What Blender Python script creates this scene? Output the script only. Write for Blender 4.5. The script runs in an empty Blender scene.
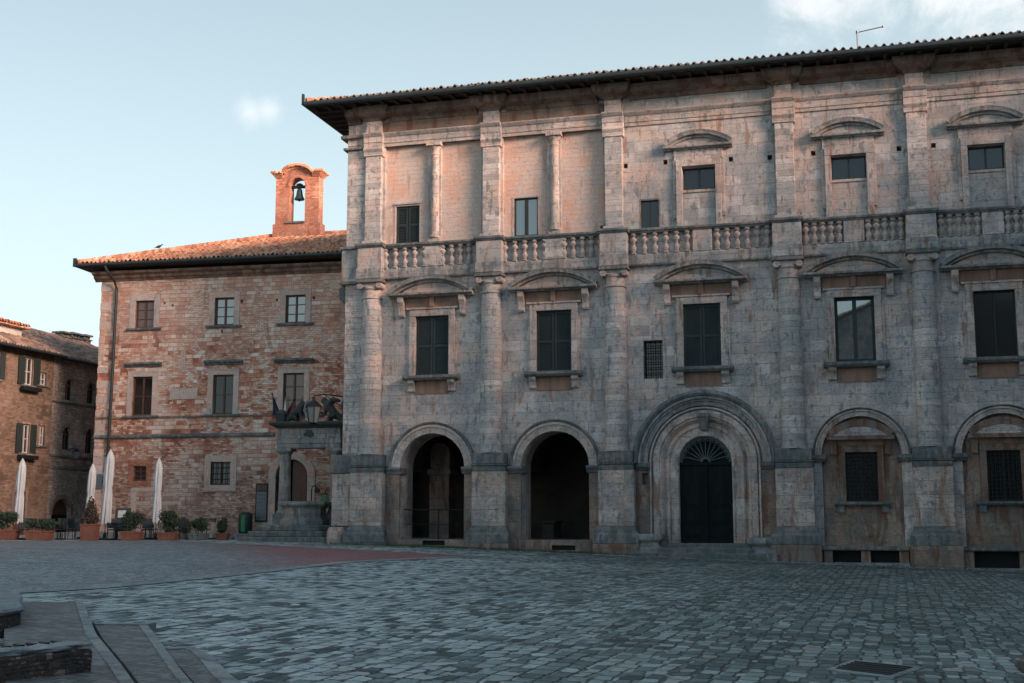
import bpy, bmesh, math, random
from math import sin, cos, pi, radians as R
from mathutils import Vector, Matrix
random.seed(7)
SC = bpy.context.scene
COL = SC.collection

# ------------------------------------------------------------------ camera, sky, sun
EYE = 1.6
cam_d = bpy.data.cameras.new('camera')
cam = bpy.data.objects.new('camera', cam_d); COL.objects.link(cam)
cam.location = (0, 0, EYE)
cam.rotation_euler = (R(90) + math.atan(178 / 1244), 0, 0)
cam_d.sensor_width = 36; cam_d.lens = 1244 / 1024 * 36
cam_d.clip_start = .1; cam_d.clip_end = 5000
SC.camera = cam
SC.view_settings.view_transform = 'Standard'
SC.view_settings.look = 'None'
SC.view_settings.exposure = 1.56
SC.view_settings.gamma = 1

SUN_EL, SUN_AZ = 13.0, 128.0         # azimuth clockwise from +Y (north)
sd = Vector((sin(R(SUN_AZ)) * cos(R(SUN_EL)), cos(R(SUN_AZ)) * cos(R(SUN_EL)), sin(R(SUN_EL))))
sun_d = bpy.data.lights.new('sun', 'SUN'); sun_d.energy = 4.4; sun_d.angle = R(26)
sun_d.color = (1.0, .66, .52)
sun = bpy.data.objects.new('sun', sun_d); COL.objects.link(sun)
sun.rotation_euler = sd.to_track_quat('Z', 'Y').to_euler()

W = bpy.data.worlds.new('World'); SC.world = W; W.use_nodes = True
nt = W.node_tree; nt.nodes.clear()


class NT:
    """tiny node helper"""
    def __init__(s, tree): s.t = tree
    def n(s, typ, _in=None, **kw):
        nd = s.t.nodes.new(typ)
        for k, v in kw.items(): setattr(nd, k, v)
        for k, v in (_in or {}).items(): s.set(nd, k, v)
        return nd
    def set(s, nd, k, v):
        sk = nd.inputs[k]
        if hasattr(v, 'links') and hasattr(v, 'node'): s.t.links.new(v, sk)
        else:
            if isinstance(v, tuple) and len(v) == 3 and sk.type == 'RGBA': v = v + (1,)
            sk.default_value = v
    def math(s, op, a, b=0.0, c=0.0, clamp=False):
        nd = s.n('ShaderNodeMath', {0: a, 1: b, 2: c}, operation=op); nd.use_clamp = clamp
        return nd.outputs[0]
    def mix(s, f, a, b, mode='MIX'):
        nd = s.n('ShaderNodeMix', data_type='RGBA', blend_type=mode)
        s.set(nd, 0, f); s.set(nd, 6, a); s.set(nd, 7, b)
        return nd.outputs[2]
    def ramp(s, f, stops, interp='LINEAR'):
        nd = s.n('ShaderNodeValToRGB', {0: f}); cr = nd.color_ramp; cr.interpolation = interp
        while len(cr.elements) < len(stops): cr.elements.new(.5)
        for e, (p, c) in zip(cr.elements, stops):
            e.position = p; e.color = (c + (1,)) if isinstance(c, tuple) else (c, c, c, 1)
        return nd.outputs[0]
    def smooth(s, v, a, b):
        nd = s.n('ShaderNodeMapRange', {0: v, 1: a, 2: b, 3: 0., 4: 1.}, interpolation_type='SMOOTHSTEP')
        return nd.outputs[0]
    def noise(s, vec, scale, detail=4., rough=.55, dist=0.):
        return s.n('ShaderNodeTexNoise', {'Vector': vec, 'Scale': scale, 'Detail': detail, 'Roughness': rough, 'Distortion': dist}).outputs[0]


def build_world():
    g = NT(nt)
    out = g.n('ShaderNodeOutputWorld'); bg = g.n('ShaderNodeBackground')
    sky = g.n('ShaderNodeTexSky', sky_type='NISHITA')
    sky.sun_disc = False; sky.sun_elevation = R(SUN_EL); sky.sun_rotation = R(SUN_AZ)
    sky.altitude = 600; sky.air_density = 1.0; sky.dust_density = 2.2; sky.ozone_density = 1.3
    tc = g.n('ShaderNodeTexCoord').outputs['Generated']
    col = sky.outputs[0]
    # thin evening veil: whiter towards the horizon, and a few clouds in fixed directions
    z = g.n('ShaderNodeSeparateXYZ', {0: tc}).outputs[2]
    wisp = g.noise(tc, 8., 6., .6, .2)
    nz = g.noise(tc, 20., 9., .66, .25)
    cl = None
    for d, r0, r1 in CLOUDS:
        dist = g.n('ShaderNodeVectorMath', {0: tc, 1: d}, operation='DISTANCE').outputs['Value']
        v = g.math('ADD', dist, g.math('MULTIPLY', g.math('SUBTRACT', nz, .5), r1 * 2.6))
        v = g.math('ADD', v, g.math('MULTIPLY', g.math('SUBTRACT', wisp, .5), r1 * 1.2))
        m = g.math('SUBTRACT', 1., g.smooth(v, r0, r1))
        cl = m if cl is None else g.math('MAXIMUM', cl, m)
    veil = g.math('SUBTRACT', 1., g.smooth(z, -.02, .42))
    col = g.mix(g.math('MULTIPLY', veil, .75), col, (4.1, 4.55, 4.6), 'LIGHTEN')
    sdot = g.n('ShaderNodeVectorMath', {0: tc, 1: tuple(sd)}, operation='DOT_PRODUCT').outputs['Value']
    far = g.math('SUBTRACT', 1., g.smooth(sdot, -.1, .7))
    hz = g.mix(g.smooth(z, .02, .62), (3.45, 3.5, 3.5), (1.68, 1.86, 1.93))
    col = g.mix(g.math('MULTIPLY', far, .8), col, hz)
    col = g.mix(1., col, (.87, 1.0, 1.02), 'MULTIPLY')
    col = g.mix(g.math('MULTIPLY', cl, .5), col, (4.7, 4.5, 4.45))
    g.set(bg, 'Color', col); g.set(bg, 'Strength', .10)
    nt.links.new(bg.outputs[0], out.inputs[0])


def _dir(px, py):
    f = 1244.; p = math.atan(178 / f)
    a = (px - 512) / f; b = (341.5 - py) / f
    v = Vector((a, cos(p) - b * sin(p), sin(p) + b * cos(p))); v.normalize()
    return tuple(v)


# cloud directions (azimuth/elevation of the real clouds)
CLOUDS = [(_dir(815, 0), -.01, .055), (_dir(860, -30), -.01, .06), (_dir(1000, -6), -.01, .06), (_dir(950, -40), .0, .08),
          (_dir(250, 113), -.014, .016), (_dir(268, 110), -.014, .015)]
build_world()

# ------------------------------------------------------------------ materials
def new_mat(name):
    m = bpy.data.materials.new(name); m.use_nodes = True
    t = m.node_tree; t.nodes.clear(); g = NT(t)
    out = g.n('ShaderNodeOutputMaterial'); b = g.n('ShaderNodeBsdfPrincipled')
    t.links.new(b.outputs[0], out.inputs[0])
    return m, g, b


def facade_vec(g):
    tc = g.n('ShaderNodeTexCoord').outputs['Object']
    s = g.n('ShaderNodeSeparateXYZ', {0: tc})
    u = g.math('ADD', s.outputs[0], g.math('MULTIPLY', s.outputs[1], .83))
    v = g.n('ShaderNodeCombineXYZ', {0: u, 1: s.outputs[2], 2: 0.}).outputs[0]
    return tc, s, v


def warp(g, vec, src, scale, amt):
    n = g.n('ShaderNodeTexNoise', {'Vector': src, 'Scale': scale, 'Detail': 2.}).outputs['Color']
    d = g.n('ShaderNodeVectorMath', {0: n, 1: (.5, .5, .5)}, operation='SUBTRACT').outputs[0]
    d = g.n('ShaderNodeVectorMath', {0: d, 'Scale': amt}, operation='SCALE').outputs[0]
    return g.n('ShaderNodeVectorMath', {0: vec, 1: d}, operation='ADD').outputs[0]


def brick(g, vec, w, h, mortar, off=.5, smooth=.15, sq=1., sqf=2):
    nd = g.n('ShaderNodeTexBrick', {'Vector': vec, 'Color1': (0., 0., 0.), 'Color2': (1., 1., 1.), 'Mortar': (.5, .5, .5), 'Scale': 1.,
                                     'Mortar Size': mortar, 'Mortar Smooth': smooth, 'Brick Width': w, 'Row Height': h}, offset=off, squash=sq, squash_frequency=sqf)
    return nd.outputs[0], nd.outputs[1]


def rowrand(g, vec, h, lo=.7, var=.7):
    s = g.n('ShaderNodeSeparateXYZ', {0: vec})
    row = g.math('FLOOR', g.math('DIVIDE', s.outputs[1], h))
    w1 = g.n('ShaderNodeTexWhiteNoise', {'W': row}, noise_dimensions='1D').outputs[0]
    w2 = g.n('ShaderNodeTexWhiteNoise', {'W': g.math('ADD', row, 37.3)}, noise_dimensions='1D').outputs[0]
    x = g.math('ADD', g.math('MULTIPLY', s.outputs[0], g.math('ADD', lo, g.math('MULTIPLY', w1, var))), g.math('MULTIPLY', w2, 11.))
    return g.n('ShaderNodeCombineXYZ', {0: x, 1: s.outputs[1], 2: 0.}).outputs[0]


def travertine(name, light=(.60, .535, .495), dark=(.28, .25, .235), stain=(.30, .17, .115), lichen=(.135, .15, .145),
               bw=.95, bh=.42, mortar=.011, stain_lo=.605, lich_lo=.585, pits=.7, joint=.38, rnd=.55):
    m, g, b = new_mat(name)
    tc, s, v = facade_vec(g)
    vw = warp(g, v, tc, 1.2, .06)
    br, mo = brick(g, rowrand(g, vw, bh), bw, bh, mortar, 0., .3, .7, 3)
    n1 = g.noise(tc, .45, 5., .6, .3)
    n2 = g.noise(tc, 2.6, 6., .65, .5)
    n1b = g.noise(g.n('ShaderNodeVectorMath', {0: tc, 1: (7., 3., 11.)}, operation='ADD').outputs[0], .7, 6., .65, .4)
    n3 = g.noise(tc, 14., 5., .7)
    sv = g.n('ShaderNodeVectorMath', {0: tc, 1: (1.9, 1.9, .34)}, operation='MULTIPLY').outputs[0]
    st = g.noise(sv, 1.5, 6., .62, .3)
    hv = g.n('ShaderNodeVectorMath', {0: tc, 1: (1., 1., 9.)}, operation='MULTIPLY').outputs[0]
    hb = g.noise(hv, 1.6, 5., .65)
    f = g.math('ADD', g.math('MULTIPLY', br, rnd * 1.15), g.math('MULTIPLY', g.math('SUBTRACT', n1, .5), 2.2))
    f = g.math('ADD', f, g.math('MULTIPLY', g.math('SUBTRACT', hb, .5), .7))
    f = g.math('ADD', f, g.math('ADD', .5 - rnd * .575, g.math('MULTIPLY', g.math('SUBTRACT', n2, .5), 1.2)), clamp=True)
    c = g.mix(f, dark, light)
    # pinkish and grey-blue blocks
    c = g.mix(g.math('MULTIPLY', g.smooth(n1b, .49, .57), .55), c, (light[0] * .92, light[1] * .74, light[2] * .65))
    c = g.mix(g.math('MULTIPLY', g.smooth(g.noise(tc, .8, 5., .6), .47, .58), .7), c, (dark[0] * 1.0, dark[1] * 1.16, dark[2] * 1.24))
    c = g.mix(g.math('MULTIPLY', g.smooth(st, stain_lo - .03, stain_lo + .07), .85), c, stain)
    lm = g.math('ADD', g.math('MULTIPLY', n2, .5), g.math('MULTIPLY', g.noise(sv, 3.1, 5., .6), .5))
    c = g.mix(g.math('MULTIPLY', g.smooth(lm, lich_lo - .06, lich_lo + .03), .75), c, lichen)
    pit = g.smooth(g.noise(hv, 5.5, 3., .6), .58, .66)
    pit2 = g.smooth(g.noise(tc, 6., 3., .6), .60, .67)
    pit = g.math('MAXIMUM', g.math('MULTIPLY', pit, .6), g.math('MULTIPLY', pit2, .55))
    c = g.mix(g.math('MULTIPLY', pit, pits), c, (.09, .06, .045))
    c = g.mix(g.math('MULTIPLY', mo, joint), c, (.12, .10, .085))
    c = g.mix(.16, c, g.ramp(n3, [(.35, .2), (.65, .8)]), 'OVERLAY')
    g.set(b, 'Base Color', c); g.set(b, 'Roughness', .88)
    hgt = g.math('SUBTRACT', g.math('ADD', g.math('MULTIPLY', n3, .35), g.math('MULTIPLY', n2, .4)), g.math('ADD', g.math('MULTIPLY', mo, .5), pit))
    hgt = g.math('ADD', hgt, g.math('MULTIPLY', br, .25))
    bp = g.n('ShaderNodeBump', {'Strength': .7, 'Distance': .035, 'Height': hgt})
    g.set(b, 'Normal', bp.outputs[0])
    return m


def masonry(name, ramp_stops, bw, bh, mortar, mort_col, patch=None, wob=.05, second=None):
    """mixed rubble of brick and stone"""
    m, g, b = new_mat(name)
    tc, s, v = facade_vec(g)
    vw = warp(g, v, tc, 1.7, wob)
    br, mo = brick(g, vw, bw, bh, mortar, .37, .4, .6, 3)
    br2, mo2 = brick(g, g.n('ShaderNodeVectorMath', {0: vw, 1: (.31, .17, 0.)}, operation='ADD').outputs[0], bw * .42, bh * .45, mortar * .8, .5, .4)
    n1 = g.noise(tc, .5, 5., .62, .6)
    n1b = g.noise(g.n('ShaderNodeVectorMath', {0: tc, 1: (9., 3., 5.)}, operation='ADD').outputs[0], .85, 6., .66, .8)
    n2 = g.noise(tc, 5., 6., .7); n3 = g.noise(tc, 22., 4., .7)
    sel = g.smooth(n1b, .47, .52)
    r = g.mix(sel, br, br2)
    mm = g.mix(sel, mo, mo2)
    r = g.math('ADD', g.math('MULTIPLY', r, .80), g.math('MULTIPLY', g.math('SUBTRACT', n1, .5), 2.1))
    r = g.math('ADD', r, g.math('MULTIPLY', g.math('SUBTRACT', n2, .5), .45))
    r = g.math('ADD', r, .10, clamp=True)
    c = g.ramp(r, ramp_stops)
    if patch:
        zu = g.math('ADD', s.outputs[2], g.math('MULTIPLY', g.math('SUBTRACT', n1b, .5), 12.))
        pf = g.math('MAXIMUM', g.math('MULTIPLY', g.smooth(n1, .53, .63), .5), g.math('MULTIPLY', g.smooth(zu, 8.5, 11.5), .5)) if second else g.math('MULTIPLY', g.smooth(n1, .55, .68), .55)
        c = g.mix(pf, c, patch)
    if second:   # wall colour turns darker and browner towards the base
        zz = g.math('ADD', s.outputs[2], g.math('MULTIPLY', g.math('SUBTRACT', n1b, .5), 3.))
        c = g.mix(g.math('MULTIPLY', g.math('SUBTRACT', 1., g.smooth(zz, second[0], second[1])), .75), c,
                  g.mix(.6, second[2], c, 'MULTIPLY') if False else g.mix(r, second[2], second[3]))
    c = g.mix(g.math('MULTIPLY', mm, .6), c, mort_col)
    c = g.mix(.3, c, g.ramp(n3, [(.3, .25), (.7, .75)]), 'OVERLAY')
    sv = g.n('ShaderNodeVectorMath', {0: tc, 1: (1.6, 1.6, .25)}, operation='MULTIPLY').outputs[0]
    c = g.mix(g.math('MULTIPLY', g.smooth(g.noise(sv, 1.3, 5., .6), .56, .72), .45), c, (.10, .075, .06))
    g.set(b, 'Base Color', c); g.set(b, 'Roughness', .9)
    h = g.math('SUBTRACT', g.math('ADD', g.math('MULTIPLY', n2, .6), g.math('MULTIPLY', r, .4)), mm)
    bp = g.n('ShaderNodeBump', {'Strength': .8, 'Distance': .04, 'Height': h})
    g.set(b, 'Normal', bp.outputs[0])
    return m


def plain(name, c1, c2, scale=4., rough=.8, bump=.2, metal=0., streak=False, dist=.02):
    m, g, b = new_mat(name)
    tc = g.n('ShaderNodeTexCoord').outputs['Object']
    v = g.n('ShaderNodeVectorMath', {0: tc, 1: (1., 1., .2)}, operation='MULTIPLY').outputs[0] if streak else tc
    n = g.noise(v, scale, 6., .65, .3); n3 = g.noise(tc, scale * 6, 4., .7)
    c = g.mix(g.smooth(n, .3, .7), c1, c2)
    c = g.mix(.2, c, g.ramp(n3, [(.3, .25), (.7, .75)]), 'OVERLAY')
    g.set(b, 'Base Color', c); g.set(b, 'Roughness', rough); g.set(b, 'Metallic', metal)
    if bump:
        h = g.math('ADD', n, g.math('MULTIPLY', n3, .4))
        g.set(b, 'Normal', g.n('ShaderNodeBump', {'Strength': bump, 'Distance': dist, 'Height': h}).outputs[0])
    return m


def tile_mat(name, stops, along_x):
    m, g, b = new_mat(name)
    tc = g.n('ShaderNodeTexCoord').outputs['Object']
    s = g.n('ShaderNodeSeparateXYZ', {0: tc})
    a, bb = (0, 1) if along_x else (1, 0)
    v = g.n('ShaderNodeCombineXYZ', {0: s.outputs[a], 1: s.outputs[bb], 2: 0.}).outputs[0]
    br, mo = brick(g, v, .12, .40, .0, 0.)
    n1 = g.noise(tc, .7, 5., .6); n2 = g.noise(tc, 6., 5., .7)
    r = g.math('ADD', g.math('MULTIPLY', br, .8), g.math('MULTIPLY', g.math('SUBTRACT', n1, .5), .7))
    r = g.math('ADD', r, g.math('MULTIPLY', g.math('SUBTRACT', n2, .5), .3))
    r = g.math('ADD', r, .1, clamp=True)
    c = g.ramp(r, stops)
    c = g.mix(g.math('MULTIPLY', g.smooth(n2, .58, .7), .6), c, (.16, .15, .13))
    g.set(b, 'Base Color', c); g.set(b, 'Roughness', .9)
    g.set(b, 'Normal', g.n('ShaderNodeBump', {'Strength': .5, 'Distance': .02, 'Height': n2}).outputs[0])
    return m


def paving(name, ang, bw, bh, mortar, stops, mort=(.03, .035, .035), big=.6, wob=.05, rough=.75, extra=None, bumpd=.03, tint=None, cells=0.):
    m, g, b = new_mat(name)
    geo = g.n('ShaderNodeNewGeometry').outputs['Position']
    rot = g.n('ShaderNodeVectorRotate', {'Vector': geo, 'Angle': R(ang)}, rotation_type='Z_AXIS').outputs[0]
    s = g.n('ShaderNodeSeparateXYZ', {0: rot})
    v = g.n('ShaderNodeCombineXYZ', {0: s.outputs[1], 1: s.outputs[0], 2: 0.}).outputs[0]
    vw = warp(g, v, geo, .12, wob * 1.5); vw = warp(g, vw, geo, 2.6, wob * 1.5)
    if cells:
        cv = g.n('ShaderNodeVectorMath', {0: vw, 1: (1 / bw, 1 / bh, 0.)}, operation='MULTIPLY').outputs[0]
        cs = g.n('ShaderNodeSeparateXYZ', {0: cv})
        row = g.math('FLOOR', cs.outputs[1])
        w1 = g.n('ShaderNodeTexWhiteNoise', {'W': row}, noise_dimensions='1D').outputs[0]
        cv = g.n('ShaderNodeCombineXYZ', {0: g.math('ADD', cs.outputs[0], g.math('MULTIPLY', w1, 5.)), 1: cs.outputs[1], 2: 0.}).outputs[0]
        vo = [g.n('ShaderNodeTexVoronoi', {'Vector': cv, 'Scale': 1., 'Randomness': cells}, voronoi_dimensions='2D', distance='CHEBYCHEV', feature=ft) for ft in ('F1', 'F2')]
        r0 = g.n('ShaderNodeSeparateColor', {0: vo[0].outputs['Color']}).outputs[0]
        gapd = g.math('SUBTRACT', vo[1].outputs['Distance'], vo[0].outputs['Distance'])
        gapd = g.math('ADD', gapd, g.math('MULTIPLY', g.math('SUBTRACT', g.noise(geo, 9., 4., .6), .5), .16))
        mm = g.math('SUBTRACT', 1., g.smooth(gapd, .02, mortar * 8))
        sel = None
    else:
        vr = rowrand(g, vw, bh, .6, .9)
        br, mo = brick(g, vr, bw, bh, mortar, 0., .25, .62, 3)
        br2, mo2 = brick(g, g.n('ShaderNodeVectorMath', {0: vr, 1: (.13, .0, 0.)}, operation='ADD').outputs[0], bw * .63, bh, mortar, 0., .25)
    pat = g.noise(geo, .16, 3., .5, .5)
    if not cells:
        sel = g.math('GREATER_THAN', g.noise(g.n('ShaderNodeVectorMath', {0: geo, 1: (3., 7., 0.)}, operation='ADD').outputs[0], .35, 2.), .5)
        r0 = g.mix(sel, br, br2); mm = g.mix(sel, mo, mo2)
    n1 = g.noise(geo, .22, 5., .6, .8); n2 = g.noise(geo, 1.6, 6., .66); n3 = g.noise(geo, 18., 5., .7)
    r = g.math('ADD', g.math('MULTIPLY', r0, .85), g.math('MULTIPLY', g.math('SUBTRACT', n1, .5), big * 1.6))
    r = g.math('ADD', r, g.math('MULTIPLY', g.math('SUBTRACT', n2, .5), .8))
    r = g.math('ADD', r, .08, clamp=True)
    c = g.ramp(r, stops)
    if tint:
        c = tint(g, geo, c, r0)
    c = g.mix(g.math('MULTIPLY', g.smooth(r0, .93, .97), .35), c, (.20, .12, .085))
    c = g.mix(.35, c, g.ramp(n3, [(.3, .2), (.7, .8)]), 'OVERLAY')
    gap = g.math('MULTIPLY', mm, g.smooth(g.noise(geo, 1.1, 4., .6), .34, .56), clamp=True)
    c = g.mix(gap, c, mort)
    moss = g.math('MULTIPLY', gap, g.smooth(g.noise(geo, .6, 4., .6), .52, .62))
    c = g.mix(g.math('MULTIPLY', moss, .7), c, (.035, .06, .02))
    g.set(b, 'Base Color', c)
    g.set(b, 'Roughness', g.math('ADD', rough - .15, g.math('MULTIPLY', n2, .3)))
    b.inputs['Specular IOR Level'].default_value = .35
    h = g.math('SUBTRACT', g.math('ADD', g.math('MULTIPLY', r0, .45), g.math('ADD', g.math('MULTIPLY', n3, .25), g.math('MULTIPLY', n2, .5))), g.math('MULTIPLY', mm, 1.3))
    bp = g.n('ShaderNodeBump', {'Strength': 1., 'Distance': bumpd * 1.6, 'Height': h}).outputs[0]
    tl = g.n('ShaderNodeTexWhiteNoise', {'Vector': g.n('ShaderNodeCombineXYZ', {0: r0, 1: 0., 2: 0.}).outputs[0]}, noise_dimensions='3D').outputs['Color']
    tl = g.n('ShaderNodeVectorMath', {0: tl, 1: (.5, .5, .5)}, operation='SUBTRACT').outputs[0]
    tl = g.n('ShaderNodeVectorMath', {0: g.n('ShaderNodeVectorMath', {0: tl, 'Scale': .16}, operation='SCALE').outputs[0], 1: bp}, operation='ADD').outputs[0]
    g.set(b, 'Normal', g.n('ShaderNodeVectorMath', {0: tl}, operation='NORMALIZE').outputs[0])
    return m


def glass(name, base=(.012, .018, .02), ior=2.3, rough=.03):
    m, g, b = new_mat(name)
    tc = g.n('ShaderNodeTexCoord').outputs['Object']
    n = g.noise(tc, .9, 2., .5)
    g.set(b, 'Base Color', base); g.set(b, 'Roughness', rough); b.inputs['IOR'].default_value = ior
    g.set(b, 'Normal', g.n('ShaderNodeBump', {'Strength': .04, 'Distance': .02, 'Height': n}).outputs[0])
    return m


def foliage(name, a, bcol):
    m, g, b = new_mat(name)
    tc = g.n('ShaderNodeTexCoord').outputs['Object']
    n = g.noise(tc, 9., 3., .6)
    g.set(b, 'Base Color', g.mix(g.smooth(n, .3, .7), a, bcol)); g.set(b, 'Roughness', .7)
    return m


M = {}
M['trav'] = travertine('travertine_wall')
M['trav_low'] = travertine('travertine_lower_wall', light=(.36, .265, .21), dark=(.15, .11, .088), stain=(.15, .075, .048), stain_lo=.53, bh=.5)
M['trav_col'] = travertine('travertine_column', light=(.61, .54, .495), dark=(.31, .275, .255), bw=2.4, bh=.24, mortar=.007, stain_lo=.66, rnd=.7, joint=.7)
M['trav_ped'] = travertine('travertine_pedestal', light=(.58, .475, .42), dark=(.28, .225, .195), bw=.9, bh=.5, stain_lo=.57)
M['trav_pink'] = travertine('travertine_frame', light=(.60, .50, .45), dark=(.32, .26, .23), stain=(.25, .13, .085), stain_lo=.60, bw=1.6, bh=.8, pits=.7)
M['weathered'] = travertine('weathered_ledge_stone', light=(.28, .262, .243), dark=(.115, .118, .115), stain=(.13, .08, .055), lichen=(.065, .092, .092), lich_lo=.52, bw=1.3, bh=.6, stain_lo=.62)  # lichen made more teal to carry the cool tint of shadow
M['soffit_stone'] = travertine('rusty_frieze_stone', light=(.29, .20, .15), dark=(.16, .105, .08), stain=(.13, .06, .035), stain_lo=.5, bw=1.5, bh=.8)
M['stucco'] = travertine('pink_stucco', light=(.64, .46, .38), dark=(.52, .38, .315), stain=(.42, .28, .22), lichen=(.40, .32, .28), bw=.55, bh=.2, mortar=.008, stain_lo=.62, lich_lo=.63, pits=.12, joint=.14, rnd=.25)
M['rust_panel'] = plain('rusty_apron_stone', (.29, .165, .115), (.15, .10, .075), 2.4, .92, .4, streak=True)
M['ledge'] = travertine('grey_ledge_stone', light=(.46, .42, .395), dark=(.21, .20, .19), stain=(.17, .09, .06), lichen=(.10, .115, .115), lich_lo=.54, bw=1.1, bh=.7)
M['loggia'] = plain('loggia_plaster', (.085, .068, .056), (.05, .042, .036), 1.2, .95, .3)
M['green'] = plain('dark_green_wood', (.014, .024, .024), (.022, .034, .033), 5., .75, .2, streak=True)
M['darkdoor'] = plain('black_door_wood', (.006, .009, .010), (.012, .014, .014), 6., .9, .3, streak=True)
M['darkdoor'].node_tree.nodes['Principled BSDF'].inputs['Specular IOR Level'].default_value = .15
M['brownwood'] = plain('brown_window_wood', (.075, .035, .022), (.11, .055, .035), 8., .6, .2, streak=True)
M['doorwood'] = plain('chestnut_door_wood', (.10, .042, .026), (.055, .025, .017), 5., .55, .3, streak=True)
M['fan'] = plain('verdigris_fanlight', (.045, .065, .066), (.075, .095, .095), 8., .7, .2)
M['iron'] = plain('dark_iron', (.012, .015, .016), (.03, .03, .028), 12., .6, .2, .6)
M['gutter'] = plain('patinated_gutter', (.022, .033, .036), (.035, .045, .045), 3., .5, .1, .4)
M['soffit'] = plain('eave_boards', (.026, .022, .02), (.045, .035, .03), 3., .9, .3)
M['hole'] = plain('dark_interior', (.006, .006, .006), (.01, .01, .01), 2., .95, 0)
M['pane'] = glass('window_glass')
M['pane_dark'] = glass('dim_window_glass', (.01, .012, .012), 1.55, .08)
M['pane_sky'] = glass('bright_window_glass', (.025, .045, .05), 2.7, .02)
M['pane_warm'] = glass('warm_window_glass', (.13, .065, .045), 1.6, .1)  # brown base paints a warm orange reflection into the panes
M['curtain'] = plain('grey_curtain', (.10, .105, .11), (.05, .053, .058), 7., .9, .3, streak=True)
M['brickmix'] = masonry('brick_and_stone_wall', [(0., (.24, .088, .056)), (.24, (.46, .17, .10)), (.46, (.62, .30, .195)), (.66, (.68, .475, .365)), (1., (.80, .70, .62))],
                        .52, .21, .012, (.22, .165, .13), patch=(.66, .44, .345), second=(3.2, 6.5, (.17, .085, .055), (.54, .40, .325)))
M['quoin'] = travertine('pale_quoin_stone', light=(.68, .51, .43), dark=(.48, .35, .29), stain_lo=.62, bw=3., bh=3., pits=.5, lich_lo=.66)
M['brick_red'] = masonry('belfry_brick', [(0., (.28, .085, .05)), (.5, (.50, .19, .115)), (1., (.58, .32, .22))], .27, .08, .01, (.30, .20, .15), wob=.015)
M['plaster_brown'] = masonry('peeling_brown_plaster', [(0., (.10, .065, .045)), (.5, (.20, .13, .092)), (1., (.28, .20, .15))], .6, .2, .01, (.15, .11, .08), patch=(.22, .145, .10), wob=.12)
M['stone_grey'] = masonry('grey_rubble_wall', [(0., (.16, .135, .12)), (.5, (.30, .25, .22)), (1., (.45, .38, .33))], .45, .2, .014, (.12, .10, .085), wob=.06)
TS = [(0., (.17, .09, .06)), (.3, (.40, .155, .08)), (.6, (.56, .245, .135)), (.85, (.60, .36, .235)), (1., (.64, .48, .37))]
M['tile_x'] = tile_mat('terracotta_tiles', TS, True)
M['tile_y'] = tile_mat('terracotta_tiles_hip', TS, False)
TG = [(0., (.10, .075, .06)), (.4, (.22, .145, .11)), (.7, (.33, .205, .145)), (1., (.42, .30, .235))]
M['tile_old'] = tile_mat('lichened_tiles', TG, True)
M['tile_old_y'] = tile_mat('lichened_tiles_hip', TG, False)
M['tile_dark'] = tile_mat('dark_old_tiles', [(0., (.06, .05, .043)), (.4, (.12, .09, .075)), (.7, (.19, .135, .105)), (1., (.30, .21, .165))], True)
M['white_wall'] = plain('whitewash', (.55, .52, .48), (.45, .42, .39), 2., .9, .2)
M['canvas'] = plain('white_canvas', (.56, .575, .575), (.43, .45, .455), 5., .85, .4, streak=True)
M['terracotta'] = plain('terracotta_pot', (.24, .085, .05), (.17, .062, .04), 6., .85, .2)
M['metal'] = plain('galvanised_metal', (.10, .105, .105), (.15, .15, .15), 8., .45, .1, .7)
M['furn'] = plain('dark_wicker', (.018, .022, .024), (.03, .034, .036), 20., .7, .3)
M['binplastic'] = plain('dark_green_plastic', (.012, .03, .022), (.018, .04, .03), 4., .5, .1)
M['brightgreen'] = plain('bright_green_plastic', (.02, .17, .06), (.03, .22, .08), 4., .5, 0)
M['panel_blue'] = plain('notice_panel', (.085, .115, .13), (.12, .15, .165), 9., .4, 0)
M['paper'] = plain('pale_paper', (.5, .5, .47), (.4, .4, .39), 6., .7, 0)
M['cloth_white'] = plain('flag_white', (.6, .6, .6), (.5, .5, .5), 6., .8, .1)
M['cloth_red'] = plain('flag_red', (.20, .03, .03), (.14, .025, .025), 6., .8, .1)
M['cloth_blue'] = plain('flag_blue', (.03, .05, .11), (.04, .06, .13), 6., .8, .1)
M['lamp_glass'] = glass('lantern_glass', (.13, .15, .15), 1.5, .35)
M['statue'] = travertine('dark_weathered_statue', light=(.10, .105, .10), dark=(.035, .04, .04), stain=(.05, .04, .03), lichen=(.05, .06, .055), bw=9., bh=9., pits=.5)
M['wellstone'] = travertine('well_stone', light=(.42, .39, .36), dark=(.19, .185, .175), stain=(.10, .075, .06), lich_lo=.54, bw=1.6, bh=.6)
M['bronze'] = plain('verdigris_bronze', (.02, .05, .05), (.035, .07, .068), 9., .5, .1, .5)
M['leaf'] = foliage('box_leaf', (.012, .026, .014), (.030, .052, .024))
M['leaf2'] = foliage('reddish_leaf', (.045, .028, .020), (.075, .05, .03))
M['weed'] = foliage('weed_leaf', (.03, .065, .02), (.06, .10, .035))
ST = [(0., (.034, .046, .043)), (.2, (.075, .096, .09)), (.5, (.15, .182, .17)), (.8, (.27, .31, .29)), (1., (.44, .475, .45))]
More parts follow.
